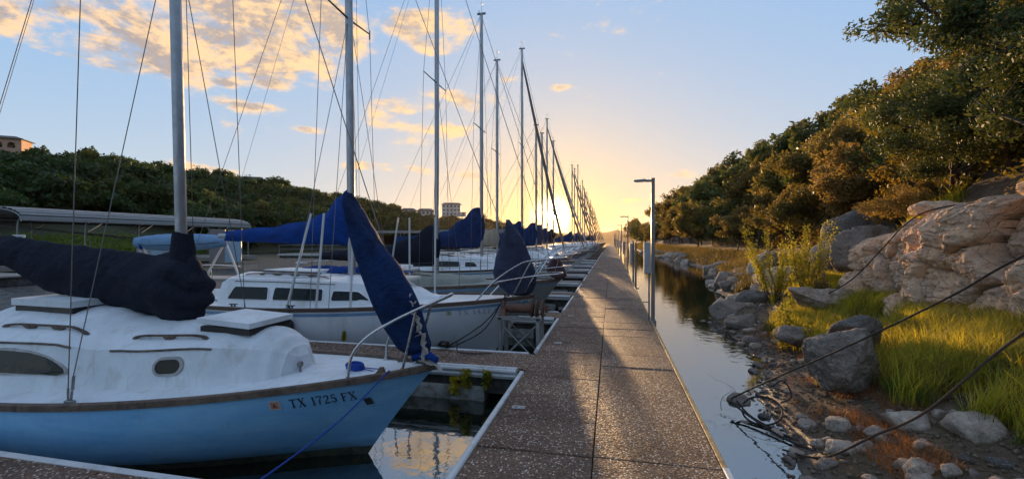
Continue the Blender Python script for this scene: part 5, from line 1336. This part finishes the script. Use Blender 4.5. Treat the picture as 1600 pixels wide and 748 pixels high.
    for side in(-1,1):
        for q in(H.deck(-.69,side*.84),H.deck(-.27,side*.75)): f.lathe([(.03,0),(.03,.006),(.018,.012),(.017,.035),(.012,.038)],12,Matrix.Translation(q))
    f.build('pulpit_foot',STEEL,root,smooth=True)
    # bow chocks
    for side in(-1,1):
        c=MB(); q=H.deck(-.42,side*.87)
        c.prism([q+Vector((-.085,0,0)),q+Vector((-.05,0,.035)),q+Vector((-.022,0,.075)),q+Vector((.012,0,.078)),q+Vector((.03,0,.03)),q+Vector((.06,0,0))],(0,side*-.025,0)); c.build('mooring_chock',TEAK,root,bevel=.004)
    # mooring bitt knob on the foredeck
    c=MB(); q=H.deck(-1.36,-.15); c.lathe([(.014,0),(.011,.03),(.013,.045),(.026,.058),(.030,.078),(.022,.098),(.0,.104)],14,Matrix.Translation(q)); c.build('deck_vent',GALV,root,smooth=True)
    # blue line: a coil on the foredeck and the line to the finger dock
    rp=MB(); q=H.deck(-.79,-.15)
    for k in range(5):
        cc=[q+Vector((.085*math.cos(a)*(1+.05*math.sin(a*3+k)),.05*math.sin(a),.014+.011*k+.006*math.sin(a*2+k))) for a in [2*PI*j/16 for j in range(17)]]
        rp.tube(cc,.010,6)
    rp.tube(spline([q+Vector((.06,0,.03)),q+Vector((.25,.02,.02)),q+Vector((.5,.04,.03))],5),.0045,6); rp.tube(spline([q+Vector((.06,-.02,.03)),q+Vector((.3,-.05,.012)),q+Vector((.55,-.03,.03))],5),.0045,6)
    rp.build('coiled_rope',ROPEB,root,smooth=True)
    # numbers and the sticker
    zA=.622
    q,w=text_quads('TX 1725 FX',.088,.17,.42)
    xs0=-1.115
    def tilt(x,z): return (x,z+.066*(x-xs0))
    sc=.50/w
    quads=[[tilt(xs0+x*sc,zA-.028+z) for x,z in qq] for qq in q]
    hullpatch(root,H,quads,BLACKPAINT,'registration_number')
    STK=mat('orange_sticker',(.55,.14,.06),.5,color2=(.55,.42,.32),vscale=60)
    WST=mat('white_sticker',(.6,.58,.54),.5)
    def rq(x0,z0,x1,z1,n=3): return [[tilt(x0+(x1-x0)*k/n,z0),tilt(x0+(x1-x0)*(k+1)/n,z0),tilt(x0+(x1-x0)*(k+1)/n,z1),tilt(x0+(x1-x0)*k/n,z1)] for k in range(n)]
    st=hullpatch(root,H,rq(-1.265,.597,-1.185,.680),WST,'validation_sticker'); a=hullpatch(root,H,rq(-1.258,.605,-1.192,.672),STK,'orange_field',off=.0065); a.parent=st
    q,w=text_quads('6',.04); a=hullpatch(root,H,[[tilt(-1.236+x,.617+z) for x,z in qq] for qq in q],BLACKPAINT,'number',off=.008); a.parent=st
    v=hullpatch(root,H,[[( -.575,.555),(-.520,.560),(-.528,.635),(-.585,.625)]],BLACK,'hull_vent',off=.014)
    for side in(-1,1): cleat(root,-5.2,side*.93,H.zs(.75)+.04,0)
    return root,H
b1,H1=boat_one()
# its blue mooring line down to the near finger dock
def rope(name,pts,r,m,label,cat='rope',n=6,group=None):
    mb=MB(); mb.tube(spline(pts,6),r,n); o=mb.build(name,m,None,smooth=True); tag(o,label,cat,group); return o
rope('mooring_rope',[(-1.93,3.66,.885),(-2.06,3.05,.64),(-2.25,2.36,.47)],.0065,ROPEB,'blue mooring line running down across the blue hull from its bow','rope')
# ---- second boat --------------------------------------------------------------------------------
def boat_two():
    X0,Y0=-1.31,7.70
    root=boat_root('sailboat','white sailboat with three dark windows and a royal blue boom cover',(X0,Y0,0),0.)
    H=Hull(7.7,2.42,1.06,.85,.86,.85,tr=.68,bowp=.80,keel=.42)
    build_hull(root,H,mat('white_hull_paint',(.74,.75,.77),.4,var=.08,stain=((.36,.34,.31),1.6,.35),bump=.04,bscale=8),WHITE,BROWNRAIL,well=(.74,.96,.55),stripe=(.055,.105))
    C=Cabin(H,[(-1.72,.12,.08,1.02,1.03),(-1.9,.24,.18,1.035,1.06),(-2.25,.44,.33,1.12,1.19),(-2.6,.62,.50,1.22,1.29),(-2.95,.74,.62,1.275,1.335),(-3.5,.84,.72,1.31,1.38),(-4.6,.88,.77,1.34,1.43),(-5.55,.88,.78,1.34,1.44),(-5.72,.88,.76,1.26,1.40)]); C.build(root,WHITE,60)
    for side in(-1,1):
        window(root,C,rrect(-5.50,-4.65,.24,.70,.03,.08,.13,-.02),GLASS,WHITE,side,.016)
        window(root,C,rrect(-4.55,-3.58,.24,.70,.03,.08,.02,-.02),GLASS,WHITE,side,.016)
        window(root,C,rrect(-3.42,-2.76,.25,.64,.03,.08,.02,-.20),GLASS,WHITE,side,.016)
        handrail(root,C,-3.65,-5.4,side*.72,6,m=TEAK)
        s=MB(); s.tube([C.side(-3.4-2.*k/10,.90,side,.006) for k in range(11)],.007,6); s.build('trim_strip',BROWNRAIL,root)
    h=MB(); h.cbox((-5.2,-.36,1.40),(-4.05,.36,1.475),.02); h.build('companionway_hatch',WHITE,root)
    h=MB(); h.cbox((-2.75,-.26,1.27),(-2.25,.26,1.33),.02,Matrix.Translation((0,0,-.012))@Matrix.Rotation(.02,4,'Y')); h.build('fore_hatch',CREAM,root)
    h=MB(); 
    for yy in(-.42,.42): h.tube([(-5.4,yy,1.46),(-3.9,yy,1.43)],.018,6)
    h.build('hatch_rail',TEAK,root)
    mast(root,-3.53,1.36,10.2,.078,.012,ry=.85)
    for side in(-1,1):
        s=MB(); s.tube([(-3.58,side*.06,6.25),(-3.62,side*.80,6.33)],[.02,.013],8); s.tube([(-3.62,side*.80,6.22),(-3.62,side*.80,6.40)],.014,6); s.build('spreader',WIRE,root)
        ch=H.deck(-3.62,side*.94)
        wire(root,'upper_shroud',ch,(-3.62,side*.80,6.3),.0055); wire(root,'upper_shroud',(-3.62,side*.80,6.3),(-3.64,0,10.1),.0055)
        wire(root,'lower_shroud',ch+Vector((.35,0,0)),(-3.58,side*.06,6.2),.0055); wire(root,'lower_shroud',ch+Vector((-.4,0,0)),(-3.58,side*.06,6.2),.0055)
        # white tube stanchions standing proud of the deck
        for bx,tx in((-4.09,-3.76),(-3.545,-3.51),(-2.94,-2.94)):
            if side==1: bx+=.75;tx+=.75
            s=MB(); a=H.deck(bx,side*.90); s.tube([a,(tx,side*.88,2.50)],[.020,.020],8); s.lathe([(.034,0),(.03,.03),(.0,.035)],10,Matrix.Translation(a)); s.build('stanchion',WHITEPVC,root,smooth=True,auto=R(50))
        wire(root,'lifeline',(-.65,side*.60,1.62),H.deck(-4.0,side*.9)+Vector((0,0,.52)),.003); wire(root,'lifeline',H.deck(-4.0,side*.9)+Vector((0,0,.52)),H.deck(-6.9,side*.9)+Vector((0,0,.55)),.003)
        for bx in(-5.75,-6.8):
            s=MB(); a=H.deck(bx,side*.9); s.tube([a,a+Vector((0,0,.55))],.011,6); s.build('stanchion',STEEL,root)
        cleat(root,-4.0,side*(H.hb(.52)-.10),H.zs(.52)+.03,.1,BLACK,'jib_sheet_cleat'); cleat(root,-5.15,side*(H.hb(.67)-.1),H.zs(.67)+.03,.1,BLACK,'jib_sheet_cleat')
    wire(root,'forestay',(-.12,0,1.10),(-3.64,0,10.1),.006); wire(root,'backstay',(-7.55,0,.95),(-3.66,0,10.2),.005); wire(root,'topping_lift',(-6.4,0,2.2),(-3.68,0,10.),.003)
    wire(root,'halyard',(-3.40,.08,1.5),(-3.52,.05,10.0),.004); wire(root,'halyard',(-3.42,-.07,1.5),(-3.55,-.05,10.0),.004)
    b=MB(); b.tube([(-3.6,0,2.10),(-6.55,0,2.12)],.055,10); b.build('boom',ALU,root)
    sail_cover(root,[(-6.42,2.22,2.02,.07),(-5.4,2.29,1.99,.11),(-4.60,2.40,1.97,.13),(-4.10,2.56,1.96,.14),(-3.82,2.86,1.94,.15),(-3.60,3.02,1.92,.16),(-3.42,3.00,1.80,.13)],BLUE,9,.040,n=70,nr=30)
    J=[(-1.80,-1.76,2.40),(-1.786,-1.72,2.344),(-1.844,-1.587,2.152),(-1.914,-1.453,1.925),(-1.996,-1.362,1.698),(-2.054,-1.283,1.47),(-1.996,-1.272,1.3),(-1.821,-1.339,1.135),(-1.647,-1.453,1.071)]
    jib_bag(root,[(a-X0,b-X0,z) for a,b,z in J],GREYBLUE,.20,12,fold=.045)
    p=MB()
    for side in(-1,1):
        p.tube(spline([H.deck(-.92,side*.86),(-.55,side*.52,1.38),(-.15,side*.40,1.65),(.10,side*.30,1.70),(.50,side*.18,1.74),(.56,0,1.74)],6),.014,8)
        p.tube(spline([(-.62,side*.50,1.33),(-.1,side*.38,1.42),(.42,side*.2,1.47),(.5,0,1.47)],5),.012,8)
        p.tube([H.deck(-.20,side*.7),(.22,side*.27,1.72)],.013,8); p.tube([H.deck(-.36,side*.7),(.0,side*.33,1.68)],.013,8)
    p.build('pulpit',STEEL,root,smooth=True)
    p=MB(); 
    for k in (0,1): p.tube(spline([H.deck(-6.9,-.9)+Vector((0,0,.3+.28*k)),(-7.5,-.72,1.2+.28*k),(-7.62,0,1.2+.28*k),(-7.5,.72,1.2+.28*k),H.deck(-6.9,.9)+Vector((0,0,.3+.28*k))],4),.012,6)
    for y in(-.7,.7): p.tube([(-7.45,y,.9),(-7.5,y,1.5)],.012,6)
    p.build('stern_rail',STEEL,root,smooth=True)
    q,w=text_quads('TX 1427 E',.085,.17,.42); sc=.62/w
    hullpatch(root,H,[[(-1.19+x*sc*1.05,.79+z+.03*(x*sc)) for x,z in qq] for qq in q],FADEBLUE,'registration_number')
    s_=hullpatch(root,H,[[(-1.36,.79),(-1.28,.793),(-1.28,.875),(-1.36,.872)]],mat('cream_sticker',(.45,.42,.30),.6),'validation_sticker')
    q,w=text_quads('2',.045); a=hullpatch(root,H,[[(-1.335+x,.81+z) for x,z in qq] for qq in q],BLACKPAINT,'number',off=.008); a.parent=s_
    cleat(root,-.42,-.30,H.zs(.05)+.05,.2,BLACK)
    # crumpled blue tarp over the hatch
    mb=MB(); rows=[]
    for i in range(34):
        t=i/33; x=-4.9+2.35*t; r=[]
        for j in range(18):
            v=-1+2*j/17; wd=.34+.16*mnoise.noise(Vector((x*1.3,1,4))); y=.32+v*wd
            z=1.44-.035*abs(v)**3+.10*max(0,math.sin(PI*t))**.5*(1-v*v)*(.5+.9*abs(mnoise.noise(Vector((x*2.2,v*1.6,3)))))+.03*abs(mnoise.noise(Vector((x*8,v*5,1))))-.05*max(0,t-.75)*4*.5
            r.append((x,y,z))
        rows.append(r)
    mb.grid(rows); o=mb.build('blue_tarp',BLUE,None,smooth=True); o.location=root.location; tag(o,'crumpled royal blue tarp lying on the cabin roof of the second boat','tarp')
    return root,H
b2,H2=boat_two()
def fender(x,y,z,label):
    t=empty('fender',(x,y,0)); tag(t,label,'fender')
    f=MB(); f.lathe([(.0,z-.19),(.05,z-.18),(.082,z-.13),(.088,z),(.082,z+.07),(.05,z+.11),(.03,z+.13),(.03,z+.165),(.0,z+.17)],18); f.build('body',BLACK,t,smooth=True)
    r=MB(); r.tube([(0,0,z+.16),(.01,.03,.93)],.007,6); r.build('rope',ROPEK,t)
fender(-5.22,6.44,.60,'black fender hanging on a black rope against the white hull')
# ---- boats further along -------------------------------------------------------------------------
def far_boat(n,X0,Y,label,L=7.4,B=2.4,mastx=None,top=9.5,cov=NAVY,cover=((-3.2,.0),),cabin=1.35,hull=WHITE,deck=WHITE,jib=None,lod=0,free=1.0,furl=False,win=True,rake=0.,rz=0.,lowcabin=False,stripe=True):
    root=boat_root('sailboat' if mastx is not None else 'runabout',label,(X0,Y,0),rz,'sailboat' if mastx is not None else 'motorboat')
    zb=free+.08; zm=free-.12
    H=Hull(L,B,zb,zm,zm+.02,.8,tr=.7,bowp=.80,keel=.36)
    build_hull(root,H,hull,deck,BROWNRAIL if n%2 else TEAK,well=(.72,.96,.55),stripe=(.06,.11) if stripe and lod<2 else None,boot=lod<2,nt=34 if lod<1 else 18)
    zc=cabin
    C=Cabin(H,[(-1.9,.15,.1,zm+.12,zm+.13),(-2.2,.40,.3,zm+.2,zm+.25),(-2.7,.62,.5,zc-.12,zc-.03),(-3.4,.78,.66,zc-.08,zc+.0),(-4.8,.84,.72,zc-.06,zc+.06),(-5.3,.84,.72,zc-.08,zc+.04)]); C.build(root,deck if lowcabin else WHITE,40 if lod<1 else 22)
    if win and lod<2:
        for side in(-1,1):
            window(root,C,rrect(-5.1,-4.35,.28,.72,.04,.1),GLASS,WHITE,side,.015)
            window(root,C,rrect(-4.2,-3.45,.28,.72,.04,.1),GLASS,WHITE,side,.015)
            window(root,C,rrect(-3.25,-2.85,.28,.66,.04,.1,0,-.1),GLASS,WHITE,side,.015)
    if lod<2:
        h=MB(); h.cbox((-4.9,-.34,zc+.03),(-4.0,.34,zc+.10),.02); h.build('companionway_hatch',CREAM,root)
        for side in(-1,1): handrail(root,C,-3.3,-4.9,side*.75,4)
    if mastx is not None:
        x=mastx-X0; mast(root,x,zc-.05,top,.065 if lod<1 else .07,rake)
        xt=x-rake*(top-zc); zs_=zc+(top-zc)*.52; xs=x-rake*(zs_-zc)
        for side in(-1,1):
            s=MB(); s.tube([(xs,side*.05,zs_),(xs-.05,side*.78,zs_+.05)],[.018,.012],6); s.build('spreader',WIRE,root)
            ch=H.deck(x-.05,side*.94); w_=.006 if lod<1 else .008
            wire(root,'upper_shroud',ch,(xs-.05,side*.78,zs_+.05),w_,n=4); wire(root,'upper_shroud',(xs-.05,side*.78,zs_+.05),(xt,0,top-.1),w_,n=4)
            if lod<2:
                wire(root,'lower_shroud',ch+Vector((.35,0,0)),(xs,0,zs_-.05),w_,n=4)
                wire(root,'lifeline',(-.6,side*.55,zb+.5),H.deck(-5.4,side*.9)+Vector((0,0,.55)),.004,n=4)
                for bx in(-2.4,-3.9,-5.4):
                    s=MB(); a=H.deck(bx,side*.9); s.tube([a,a+Vector((0,0,.56))],.012,6); s.build('stanchion',STEEL,root)
        wire(root,'backstay',(-L+.05,0,zm+.1),(xt-.02,0,top),.006 if lod<1 else .009,n=4)
        if lod<2: wire(root,'topping_lift',(x-3.1,0,zc+.75),(xt-.05,0,top-.1),.004,n=4)
        if furl:
            f=MB(); a=Vector((-.25,0,zb+.25)); b=Vector((xt,0,top-.6)); N_=14
            f.tube([a.lerp(b,k/N_)-Vector((0,0,.25*math.sin(PI*k/N_))) for k in range(N_+1)],[.035+.04*math.sin(PI*min(1,(1-k/N_)*.9))**.7 if k else .03 for k in range(N_+1)],8); f.build('furled_jib',furl if not isinstance(furl,bool) else FURLM,root,smooth=True)
        wire(root,'forestay',(-.12,0,zb+.05),(xt,0,top-.1),.008,n=4)
        zo=zc+.45; b=MB(); b.tube([(x,0,zo),(x-3.2,0,zo+.05)],.05,8); b.build('boom',ALU,root)
        if cover:
            st=[(x+a,zo+zt,zo+zb_,w) for a,zt,zb_,w in cover]; sail_cover(root,st,cov,n*3,.04,n=46 if lod<1 else 26,nr=22 if lod<1 else 14)
        if jib:
            xj,zl,hh,ww=jib
            J=[(xj-.05,xj+.03,zl+hh),(xj-.22,xj+.12,zl+hh*.8),(xj-.40,xj+.24,zl+hh*.5),(xj-.44,xj+.36,zl+hh*.3),(xj-.30,xj+.38,zl+hh*.12),(xj-.05,xj+.25,zl)]
            J=[(xj+(a-xj)*ww,xj+(b-xj)*ww,z) for a,b,z in J]
            jib_bag(root,J,cov if n!=2 else mat('maroon_sail_bag',(.075,.035,.04),.85,bump=.3),.18,n,fold=.045)
    if lod<3:
        p=MB()
        for side in(-1,1):
            p.tube(spline([H.deck(-.92,side*.86),(-.55,side*.50,zb+.32),(-.15,side*.38,zb+.58),(.25,side*.18,zb+.64),(.32,0,zb+.64)],4),.015,6)
            p.tube([H.deck(-.2,side*.7),(.0,side*.3,zb+.6)],.013,6)
            if lod<1: p.tube(spline([(-.6,side*.50,zb+.28),(-.1,side*.36,zb+.33),(.22,side*.16,zb+.36),(.28,0,zb+.36)],4),.012,6)
        p.build('pulpit',STEEL,root,smooth=True)
    if lod<2:
        p=MB()
        for k in (0,1): p.tube(spline([H.deck(-L*.9,-.9)+Vector((0,0,.28+.28*k)),(-L+.2,-.7,zm+.3+.28*k),(-L+.05,0,zm+.3+.28*k),(-L+.2,.7,zm+.3+.28*k),H.deck(-L*.9,.9)+Vector((0,0,.28+.28*k))],3),.013,6)
        p.build('stern_rail',STEEL,root,smooth=True)
    return root,H
FURLM=mat('furled_sail_cloth',(.22,.17,.14),.85,var=.4,bump=.5)
LONG=((-3.25,.16,-.05,.07),(-2.2,.22,-.07,.11),(-1.2,.42,-.10,.13),(-.6,.72,-.10,.14),(-.2,1.10,-.12,.14),(.10,1.08,-.14,.12))
SLIM=((-3.2,.14,-.05,.06),(-1.8,.20,-.07,.10),(-.8,.32,-.1,.12),(-.15,.62,-.15,.13),(.1,.6,-.15,.11))
PEAK=((-3.25,.20,-.12,.08),(-2.0,.26,-.14,.14),(-1.3,.40,-.2,.15),(-.75,.80,-.2,.16),(-.25,1.22,-.2,.16),(.10,1.25,-.2,.12))
far_boat(2,-1.25,11.4,'low grey-decked sailboat under a dark navy boom cover, third from the camera',L=7.4,mastx=-4.60,top=11.,cov=NAVY,cover=((-3.6,.10,-.12,.08),(-1.6,.25,-.18,.12),(-.75,.50,-.22,.13),(-.2,.85,-.25,.14),(.10,.90,-.25,.12)),cabin=1.14,hull=mat('grey_hull_paint',(.26,.28,.27),.55,var=.15,stain=((.15,.14,.11),2,.5)),deck=GREYDECK,jib=(-.10,1.05,.62,.62),free=.95,win=False,lowcabin=True)
far_boat(3,-1.55,15.1,'white sailboat with a peaked blue boom cover and three tinted windows, fourth from the camera',mastx=-4.43,top=9.95,cov=DBLUE,cover=PEAK,cabin=1.50,free=1.1,jib=None,B=2.6)
far_boat(4,-1.5,18.9,'white sailboat with a beige boom cover behind the peaked blue cover, fifth from the camera',mastx=-4.84,top=9.85,cov=mat('beige_sail_cloth',(.34,.28,.20),.8,bump=.3),cover=SLIM,cabin=1.45,free=1.05,jib=None)
far_boat(5,-2.0,22.6,'white sailboat with a thick furled jib on its leaning stay, sixth from the camera',mastx=-4.47,top=11.85,cov=DBLUE,cover=LONG,cabin=1.45,furl=True,L=7.8)
far_boat(6,-1.7,26.3,'sailboat with a peaked faded blue cover, seventh from the camera',mastx=-4.35,top=8.85,cov=DBLUE,cover=PEAK,cabin=1.4,lod=1,rake=.0)
far_boat(7,-1.6,30.1,'sailboat with a peaked slate cover, eighth from the camera along the dock',mastx=-4.57,top=9.25,cov=GREYBLUE,cover=PEAK,cabin=1.4,lod=1)
far_boat(8,-1.7,33.8,'tall masted sailboat with a furled jib, ninth from the camera along the dock',mastx=-4.75,top=11.2,cov=DBLUE,cover=LONG,cabin=1.4,furl=True,lod=1,L=8)
far_boat(9,-1.6,37.5,'sailboat with a navy boom cover, tenth from the camera along the dock',mastx=-4.73,top=10.3,cov=NAVY,cover=LONG,cabin=1.4,lod=1,furl=CREAM)
far_boat(10,-1.5,41.3,'small white runabout moored between the tenth and eleventh sailboats',L=5.6,cabin=1.2,lod=2,free=.85)
far_boat(11,-1.5,45.0,'cream runabout moored just beyond the small white runabout',L=5.6,cabin=1.25,lod=2,free=.85,hull=CREAM)
far_boat(12,-1.6,48.7,'sailboat with blue cover and furled jib, eleventh sailboat from the camera',mastx=-4.12,top=10.08,cov=DBLUE,cover=LONG,cabin=1.4,lod=2,furl=True)
far_boat(13,-1.5,52.5,'low white motorboat moored beyond the eleventh sailboat',L=5.8,cabin=1.2,lod=2,free=.9)
far_boat(14,-1.6,56.3,'sailboat with slate cover, twelfth sailboat from the camera',mastx=-4.45,top=10.9,cov=GREYBLUE,cover=SLIM,cabin=1.4,lod=2,furl=True)
far_boat(15,-1.5,60.,'sailboat with blue cover, thirteenth sailboat from the camera',mastx=-4.317,top=11.9,cov=DBLUE,cover=LONG,cabin=1.4,lod=2)
far_boat(16,-1.5,63.7,'sailboat with navy cover, fourteenth sailboat from the camera',mastx=-4.227,top=9.6,cov=NAVY,cover=LONG,cabin=1.4,lod=2,furl=True)
for k,(y,mx,tp) in enumerate(((67.5,-3.91,9.6),(71.2,-4.4,11.3),(75,-4.2,9.8),(82.4,-4.3,10.6),(90,-4.15,8.9),(97.3,-4.3,10.4),(104.8,-4.2,9.5),(115,-4.2,9.8),(125,-4.2,9.))):
    far_boat(17+k,-1.5,y,'sailboat in the far row where the dock narrows, %s sailboat from the camera'%names[14+k],mastx=mx,top=tp,cov=(DBLUE,NAVY,GREYBLUE)[k%3],cover=SLIM if k%2 else LONG,cabin=1.4,lod=3,furl=bool(k%2))
# ---- winch stand on the finger, ropes ------------------------------------------------------------
def winch_stand():
    t=empty('winch_stand',(-1.40,7.02,0)); tag(t,'rusty drum winch on a galvanised lattice stand beside the white bow','winch')
    f=MB(); zt=.80
    X=[-.30,.30]; Yy=[-.20,.22]
    for x in X:
        for y in Yy: f.box((x-.028,y-.028,-.6),(x+.028,y+.028,zt))
    f.box((-.36,-.23,zt),(.36,-.16,zt+.05)); f.box((-.36,.19,zt),(.36,.25,zt+.05))
    for x in X: f.box((x-.025,-.23,zt-.02),(x+.025,.25,zt+.03))
    f.build('frame',GALV,t)
    for y in Yy:
        for a,b in(((-.30,y,.15),(.30,y,.74)),((-.30,y,.74),(.30,y,.15)),((-.3,y,.13),(.3,y,.13))):
            m=MB(); m.tube([a,b],.012,4); m.build('brace',GALV,t)
    for x in X:
        m=MB(); m.tube([(x,-.2,.15),(x,.22,.74)],.012,4); m.build('brace',GALV,t)
    mt=Matrix.Translation((0,0,zt+.155))@Matrix.Rotation(R(90),4,'Y')
    d=MB(); d.lathe([(.075,-.26),(.075,.20)],20,mt); dr=d.build('drum',RUST,t,smooth=True,auto=R(40))
    for x in(-.28,.17,.25,.34):
        e=MB(); e.lathe([(.0,x-.012),(.135 if x>-.2 else .11,x-.012),(.14 if x>-.2 else .115,x),(.135 if x>-.2 else .11,x+.012),(.0,x+.012)],24,mt); e.build('flange',RUST,t,smooth=True,auto=R(30))
    e=MB(); e.prism([(-.33,-.2,zt+.05),(-.22,-.2,zt+.05),(-.27,-.02,zt+.26),(-.31,-.02,zt+.26)],(0,.05,0)); e.box((-.31,-.1,zt+.04),(-.27,.1,zt+.2)); e.build('bearing_plate',RUST,t)
    e=MB(); e.box((.38,-.03,zt+.1),(.42,.03,zt+.2)); e.tube([(.40,0,zt+.15),(.46,0,zt+.15)],.03,10); e.build('gear_end',RUST,t)
winch_stand()
rope('mooring_rope',[(-1.72,7.39,1.10),(-1.95,6.9,.75),(-2.25,6.45,.53),(-2.40,6.22,.475)],.009,ROPEK,'black mooring rope looping from the white bow to the finger dock, upper of two','rope',group='black bow ropes')
rope('mooring_rope',[(-1.76,7.37,1.08),(-1.93,6.8,.66),(-2.2,6.38,.50),(-2.36,6.18,.47)],.009,ROPEK,'black mooring rope looping from the white bow to the finger dock, lower of two','rope',group='black bow ropes')
rope('loose_rope',[(-2.36,6.2,.48),(-2.18,6.16,.56),(-2.12,6.02,.47),(-1.9,5.98,.462),(-1.62,6.05,.462)],.008,ROPEK,'loose end of black rope lying on the aggregate finger dock','rope')
def rope_knot():
    m=MB(); r=random.Random(3); c=Vector((-2.40,6.20,.50))
    for k in range(7):
        a=r.uniform(0,6.28); ax=Vector((math.cos(a),math.sin(a),0)); up=Vector((0,0,1))
        m.tube([c+ax*(.07+.02*r.random())*math.cos(t)+up*(.035*math.sin(t)+.02)+Vector((r.uniform(-.008,.008),r.uniform(-.008,.008),0)) for t in [2*PI*j/12 for j in range(13)]],.010,6)
    for k in range(9):
        a=r.uniform(0,6.28); m.tube([c,c+Vector((math.cos(a)*.1,math.sin(a)*.08,.0)),c+Vector((math.cos(a)*.15,math.sin(a)*.11,.03*r.random()))],[.008,.006,.002],5)
    tag(m.build('rope_bundle',ROPEK,None,smooth=True),'dark tangle of rope heaped round the cleat at the edge of the finger dock','rope')
rope_knot()
# ---- lamps on the dock ---------------------------------------------------------------------------
GREYPOLE=mat('weathered_grey_pole',(.20,.19,.18),.45,.3,var=.2,stain=((.10,.07,.05),5,.5))
BOXG=mat('grey_cabinet',(.36,.38,.40),.5,var=.12,stain=((.22,.18,.14),4,.4))
def lamp_post(i,y,h,box=True):
    t=empty('street_lamp',(XR+.035,y,0)); tag(t,('tall square lamp post with grey meter box nearest the camera' if i==0 else '%s lamp post from the camera along the right edge of the dock'%names[i]),'street lamp','lamp posts along the dock')
    p=MB(); p.cbox((-.035,-.035,.05),(.035,.035,h),.006); p.build('pole',GREYPOLE,t)
    p=MB(); p.tube([(-.075,.0,.30),(-.075,0,h-1.3)],.016,8); p.build('conduit',GREYPOLE,t)
    a=MB(); a.cbox((-.14,-.03,h-.075),(-.036,.03,h-.03),.004); a.build('arm',GREYPOLE,t)
    l=MB(); rows=[]
    for k in range(9):
        tt=k/8; x=-.14-.23*tt; w=.055*(1-.35*tt*tt)*(.6+.4*min(1,tt*5)); hh=.035*(1-.5*tt)
        rows.append([(x,-w,h-.055),(x,-w*.8,h-.055+hh),(x,0,h-.045+hh),(x,w*.8,h-.055+hh),(x,w,h-.055),(x,w*.7,h-.068),(x,-w*.7,h-.068)])
    l.grid(rows,closed=True); l.f.append(tuple(range(7))); l.f.append(tuple(8*7+k for k in range(7)))
    hd=l.build('lamp_head',GALV,t,smooth=True,auto=R(40))
    g=MB(); g.cbox((-.33,-.035,h-.076),(-.19,.035,h-.068),.002); g.build('lens',mat('lamp_lens',(.5,.5,.45),.2),hd)
    b=MB(); b.cbox((-.06,-.06,DZ-.12),(.06,.06,DZ-.0),.006); b.build('bracket',GALV,t)
    if box:
        b=MB(); b.cbox((-.175,-.075,1.38),(-.045,.06,1.99),.008); bx=b.build('meter_box',BOXG,t)
        b=MB(); b.cbox((-.165,-.082,1.40),(-.055,-.0755,1.965),.002); b.build('door',BOXG,bx)
for i,(y,h) in enumerate(((9.30,3.27),(23.3,3.25),(37.5,3.25),(51.5,3.25),(65.5,3.3),(80,3.3),(95,3.3),(111,3.3),(128,3.3))): lamp_post(i,y,h,i in(0,2,3,5))
def dock_post(i,y,h,lab,box=False):
    t=empty('mooring_post',(XR+.09,y,0)); tag(t,lab,'post','posts along the right edge of the dock')
    p=MB(); p.tube([(0,0,-.5),(0,0,h)],.035,10); p.build('pole',GREYPOLE,t)
    p=MB(); p.box((-.17,-.03,DZ-.14),(.0,.03,DZ-.09)); p.box((-.1,-.015,.26),(.12,.015,.30)); p.build('bracket',GREYPOLE,t)
    if box: b=MB(); b.cbox((-.14,-.08,1.1),(-.04,.06,1.9),.01); b.build('meter_box',BOXG,t)
for i,(y,h,bx) in enumerate(((16.8,1.95,False),(18.6,2.0,True),(30.,1.9,True),(44.,1.9,False),(59,1.9,True))): dock_post(i,y,h,'%s mooring post from the camera beyond the nearest lamp post'%names[i],bx)
t=empty('pile_bracket',(XR,12.6,0)); tag(t,'small dark metal bracket sticking out over the water beyond the first lamp post','bracket')
p=MB(); p.tube([(0,0,.36),(.22,0,.36)],.012,6); p.tube([(.22,0,.26),(.22,0,.5)],.014,6); p.build('bar',BLACK,t)

# ------------------------------------------------------------ evening haze
def haze():
    m=bpy.data.materials.new('haze_air'); m.use_nodes=True; nt=m.node_tree; nt.nodes.remove(nt.nodes['Principled BSDF'])
    v=nt.nodes.new('ShaderNodeVolumePrincipled'); v.inputs['Density'].default_value=.00003; v.inputs['Anisotropy'].default_value=.72; v.inputs['Color'].default_value=(1.,.78,.48,1)
    nt.links.new(v.outputs[0],nt.nodes['Material Output'].inputs['Volume'])
    b=MB(); b.box((-6100,-400,-8.),(6100,9100,112)); tag(b.build('haze',m),kind='stuff')
haze()
